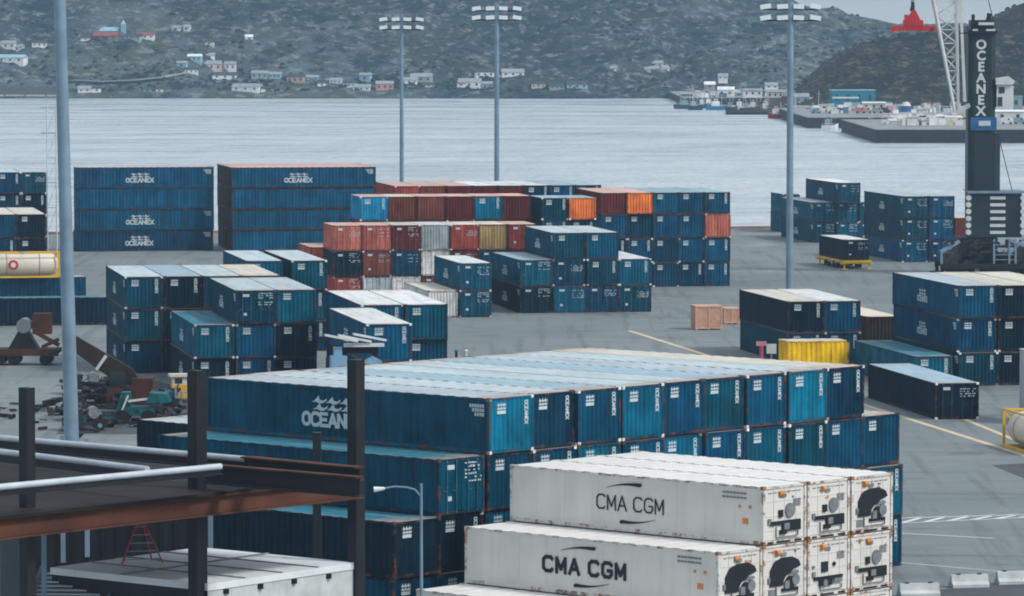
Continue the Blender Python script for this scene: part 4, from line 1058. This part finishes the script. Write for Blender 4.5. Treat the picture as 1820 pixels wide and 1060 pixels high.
for xx in (1672, 1846):
    for yy in (-2.9, 3.9): m.tube((cx(xx), yy, .12), (cx(xx), yy, .9), .2, n=10); m.tube((cx(xx), yy, 0), (cx(xx), yy, .15), .8, n=16)
obj('outrigger', m, M_dark, r)
for q in range(7):
    xx = cx(1692 + q * 21)
    for yy in (-2.3, 2.9):
        m = MB(); m.tube((xx, yy, .62), (xx, yy + .5, .62), .6, n=16); wl = obj('wheel', m, M_rubber, r)
        m = MB(); m.tube((xx, yy - .02, .62), (xx, yy + .05, .62), .25, n=12); obj('rim', m, M_white if q in (2, 6) else M_dark, wl)
m = MB(); m.bar((cx(1668), -3, cz(446)), (cx(1702), -2.5, cz(427)), .35); m.bar((cx(1670), -3, cz(446)), (cx(1670), -3, 1.2), .25); m.bar((cx(1656), -3, .15), (cx(1690), -3, .15), .5, .15); obj('outrigger_strut', m, M_galv, r)
m = MB()
for xx in (1763, 1790, 1801): m.bar((cx(xx), -2.9, 1.0), (cx(xx), -2.9, cz(423)), .22)
for q in range(5): m.bar((cx(1763), -2.9, 1.2 + q * .55), (cx(1801), -2.9, 1.2 + q * .55), .1)
m.bar((cx(1790), -2.9, cz(450)), (cx(1815), -2.9, cz(424)), .2); m.bar((cx(1790), -2.9, cz(425)), (cx(1830), -2.9, cz(440)), .3); obj('access_ladder', m, M_galv, r)
m = MB(); rc_ = random.Random(5)
for q in range(70):
    a = Vector((cx(rc_.uniform(1668, 1835)), rc_.uniform(-3.0, -1.6), rc_.uniform(.5, cz(425)))); d = rc_.choice([Vector((1, 0, 0)), Vector((0, 0, 1)), Vector((.7, 0, .5)), Vector((.7, 0, -.4))]) * rc_.uniform(.5, 2.2)
    b_ = a + d; b_.z = max(.3, min(b_.z, cz(424))); m.bar(a, b_, rc_.uniform(.08, .4))
m.box(cx(1672), cx(1700), -2.9, -1.7, .9, cz(448)); m.box(cx(1800), cx(1830), -2.9, -1.7, .9, cz(440)); m.tube((cx(1815), -3, 2.4), (cx(1815), -2, 2.4), 1.0, n=18); obj('pipework', m, flat('greasy_steel', (.025, .025, .027), .6, var=.7, scale=2), r)
# jib
foot = Vector((cx(1698), -1.0, cz(198))); tip = Vector((cx(1640) - 1.2, -4, 58)); dj = (tip - foot)
m = MB(); nseg = 26; prev = None
sx = Vector((1, 0, 0)); sy = Vector((0, 1, 0))
for q in range(nseg + 1):
    f = q / nseg; c = foot + dj * f; wd = .2 + 1.25 * min(1, f / .36) if f < .9 else 1.45 - (f - .9) * 10
    cur = [c + sx * (a_ * wd) + sy * (b2 * wd * .7) for a_, b2 in ((-1, -1), (1, -1), (1, 1), (-1, 1))]
    if prev:
        for k in range(4):
            m.bar(prev[k], cur[k], .28 if k in (0, 1) else .2)
            m.bar(prev[k], cur[(k + 1) % 4] if q % 2 else cur[k - 1], .13)
        for k in range(4): m.bar(cur[k], cur[(k + 1) % 4], .11)
    prev = cur
jib = obj('jib', m, M_white, r)
m = MB(); m.bar(foot, Vector((cx(1722), -1.2, cz(186))), .5); m.bar(Vector((cx(1712), -1.4, cz(180))), Vector((cx(1702), -2.2, cz(0))), .32); m.bar(Vector((cx(1702), -2.2, cz(0))), Vector((cx(1672), -3, 46)), .3); obj('luffing_cylinder', m, M_white, r)
m = MB(); m.tube((cx(1770), -1.8, cz(235)), (cx(1796), -2.5, cz(342)), .05, n=6); m.tube((cx(1765), 0, cz(40)), (cx(1640), -3.6, 57), .05, n=6); obj('stay_cable', m, M_dark, r)
# spreader hanging from the jib tip
sp0 = Vector(((1745 - 910) * S + tip.x, D + tip.y, cz(52)))
sp0.x = (1616 - 910) * S
r = thing('spreader', 'red container spreader hanging from the crane jib', 'spreader', sp0)
m = MB(); m.box(-2.4, 2.4, -.5, .5, -.2, .35); m.box(-2.45, -2.2, -1.2, 1.2, -.35, .3); m.box(2.2, 2.45, -1.2, 1.2, -.35, .3); m.box(-1.1, 1.1, -.55, .55, .35, 1.0); obj('beam', m, M_red, r)
m = MB(); m.prism([(-.8, 1.0), (.8, 1.0), (.25, 2.1), (-.1, 2.1)], 'y', -.4, .4); m.box(-.95, -.6, -.5, .5, .9, 1.6); obj('headblock', m, M_red, r)
m = MB(); m.tube((-.1, 0, 2.0), (.0, 0, 3.0), .3, .15, n=8); m.tube((0, 0, 2.8), (.5, 0, 58 - sp0.z), .07, n=6); m.tube((-.2, 0, 2.6), (.3, 0, 58 - sp0.z), .05, n=6); obj('hoist_rope', m, M_dark, r)

# ---------------------------------------------------------------- container handler in front of the lone tower
r = thing('container_handler', 'blue lift truck raising a white spreader by the centre-left tower', 'lift truck', at(640, 834, 0), RA)
s = 290 / F
m = MB()
for xx in (-1.0, 1.0): m.box(xx - .2, xx + .2, .2, .7, .8, 7.6)
m.box(-1.2, 1.2, .3, .6, 7.3, 7.7); m.box(-1.2, 1.2, .3, .6, 4.5, 4.8); obj('mast', m, M_dark, r)
m = MB()
for q, (dx, dz) in enumerate(((-1.35, 8.35), (-.45, 8.3), (.55, 8.35))): m.bar((dx - 1.0, -.9 + q * .3, dz + .22), (dx + 1.1, -.6 + q * .3, dz - .22), .4, .14)
m.box(-1.0, 1.5, -.4, .2, 7.75, 7.95); obj('spreader_arm', m, M_white, r)
m = MB(); m.box(-1.9, -.9, -.7, .2, 6.2, 7.2); m.box(-1.7, -1.2, -.5, .0, 7.2, 7.75); PB = flat('pale_blue_paint', (.2, .38, .55), .5, var=.25); obj('hydraulic_pack', m, PB, r)
m = MB(); m.prism([(.1, 6.75), (.5, 7.0), (.8, 7.15), (1.2, 6.95), (1.4, 6.75), (.9, 6.6)], 'y', -.6, .1); obj('logo_plate', m, PB, r)
m = MB(); m.box(-.2, 1.7, -.5, .25, 5.6, 6.5); obj('carriage', m, M_blue, r)
m = MB(); m.box(-1.5, 1.5, .8, 6.5, .9, 2.2); m.box(-1.5, 1.5, 5.0, 6.8, 2.2, 2.9); obj('chassis', m, M_blue, r)
m = MB(); m.box(-.9, .9, 2.5, 4.4, 2.2, 4.2); obj('cab', m, M_glass, r)
for xx in (-1.6, 1.2):
    for yy in (1.5, 5.6):
        m = MB(); m.tube((xx, yy, .8), (xx + .5, yy, .8), .8, n=18); obj('wheel', m, M_rubber, r)

# ---------------------------------------------------------------- scrap yard corner at the left
def tr(pt, D): return atd(pt[0], pt[1], D)
r = thing('flatbed_trailer', 'dark flatbed trailer loaded with rusty machinery on the left', 'trailer', at(55, 650, 0))
m = MB(); m.box(-5, 2.3, -.2, 2.4, 1.0, 1.35); m.box(-5, 2.3, -.22, -.18, .8, 1.2); obj('bed', m, M_rusty, r)
for xx in (-2.6, -1.4, 1.2):
    m = MB(); m.tube((xx, -.1, .5), (xx, 2.3, .5), .5, n=16); obj('wheel', m, M_rubber, r)
r = thing('scrap_machinery', 'dark rusty winch and beams lying on the flatbed trailer', 'machinery', at(55, 650, 0) + Vector((0, 0, 1.355)))
m = MB(); m.prism([(-1.9, 0), (.6, 0), (-.3, 1.5), (-.6, 1.9), (-1.1, 1.4)], 'y', .2, 1.8); obj('winch_frame', m, M_dark, r)
m = MB(); m.tube((-.6, .0, 1.9), (-.6, 1.9, 1.9), .6, n=14); obj('drum', m, M_grey, r)
m = MB(); m.box(.1, 1.6, .3, 1.8, 1.2, 2.9); m.bar((.2, 0, 1.5), (2.3, .3, .3), .35); m.bar((.9, .2, .15), (2.3, .2, .8), .3); obj('beam', m, M_rusty, r)
# material handler with dark boom
r = thing('excavator', 'dark brown scrap handler with its boom reaching up left', 'excavator', at(232, 735, 0))
m = MB(); m.box(-1.6, 1.6, -1.2, 1.4, .5, 1.9); m.box(.2, 1.7, -1.1, 1.3, 1.9, 2.6); obj('body', m, M_rusty, r)
m = MB(); m.box(-1.7, 1.7, -1.7, -1.2, 0, .8); m.box(-1.7, 1.7, 1.4, 1.9, 0, .8); obj('track', m, M_rubber, r)
m = MB(); m.box(-1.4, -.3, -1.0, .2, 1.9, 3.1); obj('cab', m, M_glass, r)
m = MB(); m.prism([(.9, 1.9), (.2, 3.2), (-3.9, 5.6), (-4.2, 5.2), (-3.8, 4.3), (-.9, 2.2)], 'y', -.3, .3); obj('boom', m, flat('boom_brown', (.03, .018, .015), .7, var=.4), r)
m = MB(); m.bar((-1.7, -.5, 4.2), (-2.4, -.5, 3.2), .22); m.bar((-1.0, -.6, 1.3), (-1.7, -.6, .1), .18); obj('cylinder', m, M_white, r)
m = MB(); m.bar((-4.1, 0, 5.3), (-4.0, 0, 3.3), .35); obj('stick', m, M_dark, r)
r = thing('loader', 'bright teal loader with a raised bucket among the scrap', 'loader', at(245, 752, 0))
m = MB(); m.box(-1.4, 1.2, -.8, .8, .6, 1.2); m.prism([(-1.4, 1.2), (-.5, 1.2), (-.5, 2.2), (-1.1, 2.2)], 'y', -.7, .7); obj('body', m, M_teal, r)
m = MB(); m.prism([(.7, 1.5), (2.3, 1.5), (2.1, 2.1), (.9, 2.2)], 'y', -1.0, 1.0); obj('bucket', m, M_teal, r)
m = MB(); m.bar((-.6, -.85, 1.6), (1.0, -.85, 1.8), .15); m.bar((-1.1, -.9, .8), (-.6, -.9, 2.0), .12); obj('arm', m, M_white, r)
for xx in (-1.0, .8):
    m = MB(); m.tube((xx, -1.05, .5), (xx, 1.05, .5), .5, n=16); obj('wheel', m, M_rubber, r)
M_grime = flat('grimy_machine', (.02, .022, .024), .6, var=.7, scale=2, dark=(.06, .03, .02), darkat=.6)
for (u, y, ln, seed, nm, lab, cc) in ((150, 700, 3.4, 3, 'generator', 'grimy dark generator set left of the handler boom', M_grime), (205, 722, 3.0, 8, 'crusher', 'dark tangle of a stripped crusher between skip and loader', M_grime), (285, 735, 3.2, 12, 'engine_frame', 'black stripped engine frame behind the dark column', M_grime), (150, 765, 3.0, 17, 'axle_set', 'dark axle and wheel set beside the pale pole', M_grime)):
    r = thing(nm, lab, 'machinery', at(u, y, 0), .2); rq = random.Random(seed)
    m = MB(); m.box(-ln / 2, ln / 2, -.7, .7, .35, .6); m.box(-ln * .4, -ln * .05, -.6, .6, .602, 1.5); m.box(ln * .08, ln * .4, -.5, .5, .602, 1.1); obj('frame', m, cc, r)
    m = MB(); m.tube((ln * .2, -.75, 1.25), (ln * .2, .6, 1.25), .4, n=14); m.tube((-ln * .2, -.3, 1.5), (-ln * .2, -.3, 2.1), .1, n=8); obj('drum', m, M_grey if seed % 2 else M_teal, r)
    m = MB()
    for q in range(16):
        a = Vector((rq.uniform(-ln / 2, ln / 2), rq.uniform(-.8, .2), rq.uniform(.4, 1.5))); d = rq.choice([Vector((1, 0, 0)), Vector((0, 0, .8)), Vector((.8, 0, .6))]) * rq.uniform(.4, 1.3); m.bar(a, a + d, rq.uniform(.05, .16))
    obj('pipework', m, M_rusty if seed % 3 else M_galv, r)
    for xx in (-ln * .33, ln * .33):
        m = MB(); m.tube((xx, -.85, .38), (xx, .85, .38), .38, n=16); w_ = obj('wheel', m, M_rubber, r)
        m = MB(); m.tube((xx, -.87, .38), (xx, -.84, .38), .16, n=12); obj('rim', m, M_galv, w_)
r = thing('skip', 'small teal skip left of the loader', 'skip', at(176, 752, 0))
m = MB(); m.prism([(-1.1, 0), (1.1, 0), (1.4, .9), (-1.4, .9)], 'y', -.7, .7); obj('bin', m, M_teal, r)
m = MB(); m.tube((.0, -.72, .6), (.0, -.76, .6), .3, n=14); obj('badge', m, flat('pale_teal', (.2, .5, .5), .5), r)
r = thing('site_cabin', 'small cream and yellow booth beside the dark column', 'cabin', at(318, 712, 0), .2)
m = MB(); m.box(-.55, .55, -.5, .5, .2, 1.2); obj('base', m, M_yellow, r)
m = MB(); m.box(-.5, .55, -.45, .45, 1.2, 1.8); m.box(-.75, .75, -.6, .6, 1.8, 2.0); obj('cab', m, M_tank, r)
m = MB(); m.box(-.35, .2, -.48, -.455, 1.3, 1.7); obj('window', m, M_glass, r)
# scrap heap
rnd = random.Random(11); m = MB()
cen = at(205, 745, 0)
for _ in range(260):
    x, y = rnd.gauss(0, 3.4), rnd.gauss(3, 7); z = max(0, 2.3 * math.exp(-(x * x / 16 + (y - 3) ** 2 / 60))) * rnd.random()
    a = Vector((cen.x + x - .5, cen.y + 3 + y, z + .1)); d = Vector((rnd.gauss(0, 1), rnd.gauss(0, 1), rnd.gauss(0, .35))).normalized() * rnd.uniform(.3, 1.3)
    if (a + d).z < .02: d.z = abs(d.z)
    m.bar(a, a + d, rnd.uniform(.08, .8), rnd.uniform(.03, .3))
o = struct(obj('scrap_heap', m, flat('scrap_metal', (.022, .022, .024), .7, .2, var=.8, scale=.9, dark=(.09, .05, .035), darkat=.62)), 'stuff'); o['label'] = 'heap of mixed dark scrap metal round the handler'; o['category'] = 'scrap'
m = MB(); mp = at(255, 700, 0)
m.bar(at(236, 682, 0) + Vector((0, 0, .15)), at(272, 714, 0) + Vector((0, 0, .15)), .3, .3); m.bar(at(272, 714, 0) + Vector((0, 0, .15)), at(300, 710, 0) + Vector((0, 0, .15)), .3, .3)
struct(obj('kerb', m, flat('pale_kerb', (.3, .32, .28), .8)))

# ---------------------------------------------------------------- steel frame building, lower left
r = thing('steel_frame', 'unfinished dark steel building frame with rusty and galvanised beams', 'building', (0, 0, 0))
cols = [(49, 930, 28, 15.5), (351, 895, 33, 15.6), (633, 862, 30, 15.5)]
for u, y, wp, zt in cols:
    P = at(u, y, 10.8); wd = wp / F * P.y
    m = MB(); mt = Matrix.Translation((P.x, P.y, 0)) @ Matrix.Rotation(RB, 4, 'Z'); q = wd * .5 / 1.42 * 1.05
    m.box(-q, q, -q, -q + .05, 0, zt, mt); m.box(-q, q, q - .05, q, 0, zt, mt); m.box(-.03 - q * .3, .03 + q * .3, -q + .05, q - .05, 0, zt, mt); m.box(-q, -q + .04, -q + .052, q - .052, 0, zt - .01, mt); obj('column', m, M_dark, r)
P = Vector(((562 - 910) / F * 186, 186, 0)); m = MB(); m.box(P.x - .17, P.x + .17, P.y - .17, P.y + .17, 0, 28 - (770 - HY) / F * 186); obj('column', m, M_dark, r)
def beam(p, q, z, depth, top, web, wdt=.32, zt=None):
    a, b_ = at(*p, z), at(*q, z); dn = Vector((0, 0, 1))
    ft = .22 if top is M_galv else .06
    m = MB()
    if top is M_galv: m.tube(a - dn * ft / 2, b_ - dn * ft / 2, .115, n=14); top = M_pipe; web = M_dark
    else: m.bar(a - dn * ft / 2, b_ - dn * ft / 2, wdt, ft)
    fl = m
    w2 = MB(); w2.bar(a - dn * (ft + depth / 2), b_ - dn * (ft + depth / 2), .05, depth - .01); w2.bar(a - dn * (ft + .03 + depth), b_ - dn * (ft + .03 + depth), wdt, .05)
    o = obj('beam', w2, web, r); obj('flange', fl, top, o)
beam((-40, 770), (436, 811), 12.5, .25, M_galv, M_rusty, .26); beam((436, 811), (640, 830), 12.5, .42, M_rusty, M_dark, .5)
beam((-40, 793), (262, 829), 12.5, .2, M_galv, M_rusty, .26)
beam((-40, 864), (392, 824), 12.5, .12, M_galv, M_dark, .3); 
beam((365, 824), (640, 847), 12.3, .6, M_rusty, M_dark, .4)

beam((-40, 925), (640, 850), 11.25, .62, M_rusty, flat('rust_red_beam', (.095, .034, .018), .8, var=.4, scale=.4, dark=(.03, .022, .02), darkat=.62), .45)
m = MB(); pz = [at(*p, 11.35) for p in ((-40, 796), (430, 824), (628, 842), (628, 846), (361, 878), (-40, 922))]
for a, b_ in ((0, 1), (1, 2)): pass
m.quad(*pz); m.quad(*[p - Vector((0, 0, .12)) for p in reversed(pz)])
for k in range(6): m.quad(pz[k], pz[(k + 1) % 6], pz[(k + 1) % 6] - Vector((0, 0, .12)), pz[k] - Vector((0, 0, .12)))
obj('decking', m, flat('old_decking', (.011, .009, .009), .8, var=.6, scale=.4), r)
for u, y0, y1, D_ in ((374, 908, 976, 178), (78, 955, 1075, 165), (155, 945, 990, 185), (112, 945, 1000, 186)):
    m = MB(); a, b_ = atd(u, y0, D_), atd(u, y1, D_); m.box(a.x - .09, a.x + .09, D_ - .09, D_ + .09, b_.z, 11.2); obj('stanchion', m, M_galv, r)
m = MB(); a = atd(20, 942, 172); m.box(a.x - .4, a.x + .35, 171.6, 172.4, 0, 11); obj('stanchion', m, flat('primer_grey', (.1, .13, .15), .6), r)
m = MB(); a, b_ = atd(40, 905, 190), atd(352, 898, 190); m.box(a.x, b_.x, 189.8, 190, 0, a.z)
for q in range(12): xx = a.x + (b_.x - a.x) * (q + .5) / 12; m.box(xx - .04, xx + .04, 189.72, 189.8, 0, a.z - .05)
obj('cladding', m, M_dark, r)
zR = 7.9
cF, cR, cL = at(355, 973, zR), at(629, 1000, zR), at(92, 1009, zR); cN = cR + cL - cF
rb = thing('site_building', 'white flat-roofed building inside the steel frame', 'building', (0, 0, 0))
m = MB(); B = [cL, cN, cR, cF]
for k in (1, 2, 3):
    p, q = B[k], B[(k + 1) % 4]; m.quad((p.x, p.y, 0), (q.x, q.y, 0), (q.x, q.y, zR - .12), (p.x, p.y, zR - .12))
obj('wall', m, M_concrete, rb)
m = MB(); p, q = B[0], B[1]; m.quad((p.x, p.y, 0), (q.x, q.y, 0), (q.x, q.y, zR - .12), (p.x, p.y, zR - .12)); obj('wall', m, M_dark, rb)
m = MB(); ce = (cF + cN) / 2; Bo = [ce + (p - ce) * 1.01 for p in B]
m.quad(*Bo); 
for k in range(4):
    p, q = Bo[k], Bo[(k + 1) % 4]; m.quad((p.x, p.y, zR - .25), (q.x, q.y, zR - .25), q, p)
obj('roof', m, flat('white_roof', (.68, .72, .75), .7, var=.12, scale=.5, dark=(.3, .33, .35), darkat=.62), rb)
m = MB()
for f in (.25, .5, .75): m.bar(cL.lerp(cF, f) + Vector((0, 0, .02)), cN.lerp(cR, f) + Vector((0, 0, .02)), .06, .04)
m.bar(cL.lerp(cN, .45) + Vector((0, 0, .03)), cF.lerp(cR, .45) + Vector((0, 0, .03)), .1, .05); obj('roof_seam', m, M_grey, rb)
m = MB()
for f in (.12, .35, .58, .82): p = cN.lerp(cR, f); m.box(p.x - .12, p.x + .12, p.y - .12, p.y + .06, zR - .45, zR - .28)
obj('bolt', m, M_dark, rb)
# stairs on the left of it
r = thing('metal_staircase', 'pale metal stairs descending at the bottom left', 'stairs', at(145, 1020, 7.6), RB - rad(90) + .7)
for q in range(7):
    m = MB(); m.box(-1.5, 1.3, -q * .42, -q * .42 + .34, -q * .1 - .05, -q * .1); obj('tread', m, M_pipe, r)
m = MB(); m.bar((1.36, .4, .1), (1.36, -3, -.75), .1, .3); m.bar((-1.56, .4, .1), (-1.56, -3, -.75), .1, .3); obj('stringer', m, M_galv, r)
# red stepladder
r = thing('stepladder', 'red A-frame stepladder standing on the white roof', 'ladder', at(250, 1000, zR), .3)
for s_, mm in ((-1, M_red), (1, M_red)):
    m = MB(); m.bar((s_ * .78, -.3, 0), (s_ * .14, -.05, 1.5), .05); m.bar((s_ * .55, .5, 0), (s_ * .1, .1, 1.5), .045); obj('rail', m, mm, r)
m = MB()
for q in range(5): f = q / 5 + .1; m.bar((-.78 + .64 * f, -.3 + .25 * f, 1.5 * f), (.78 - .64 * f, -.3 + .25 * f, 1.5 * f), .04)
m.box(-.16, .16, -.12, .14, 1.5, 1.54); obj('tread', m, M_galv, r)

# ---------------------------------------------------------------- haze
def haze():
    m = MB(); m.box(-900, 900, -100, 3000, -8, 190); mt, t, b = newmat('haze'); t.nodes.clear()
    o = t.nodes.new('ShaderNodeOutputMaterial'); v = t.nodes.new('ShaderNodeVolumePrincipled')
    v.inputs['Color'].default_value = (.5, .76, 1, 1); v.inputs['Density'].default_value = .00014; v.inputs['Anisotropy'].default_value = .0
    L_(t, v.outputs[0], o.inputs['Volume']); ob = struct(obj('haze', m, mt), 'stuff'); ob['label'] = 'thin blue harbour haze in front of the hills'; ob['category'] = 'haze'
haze()
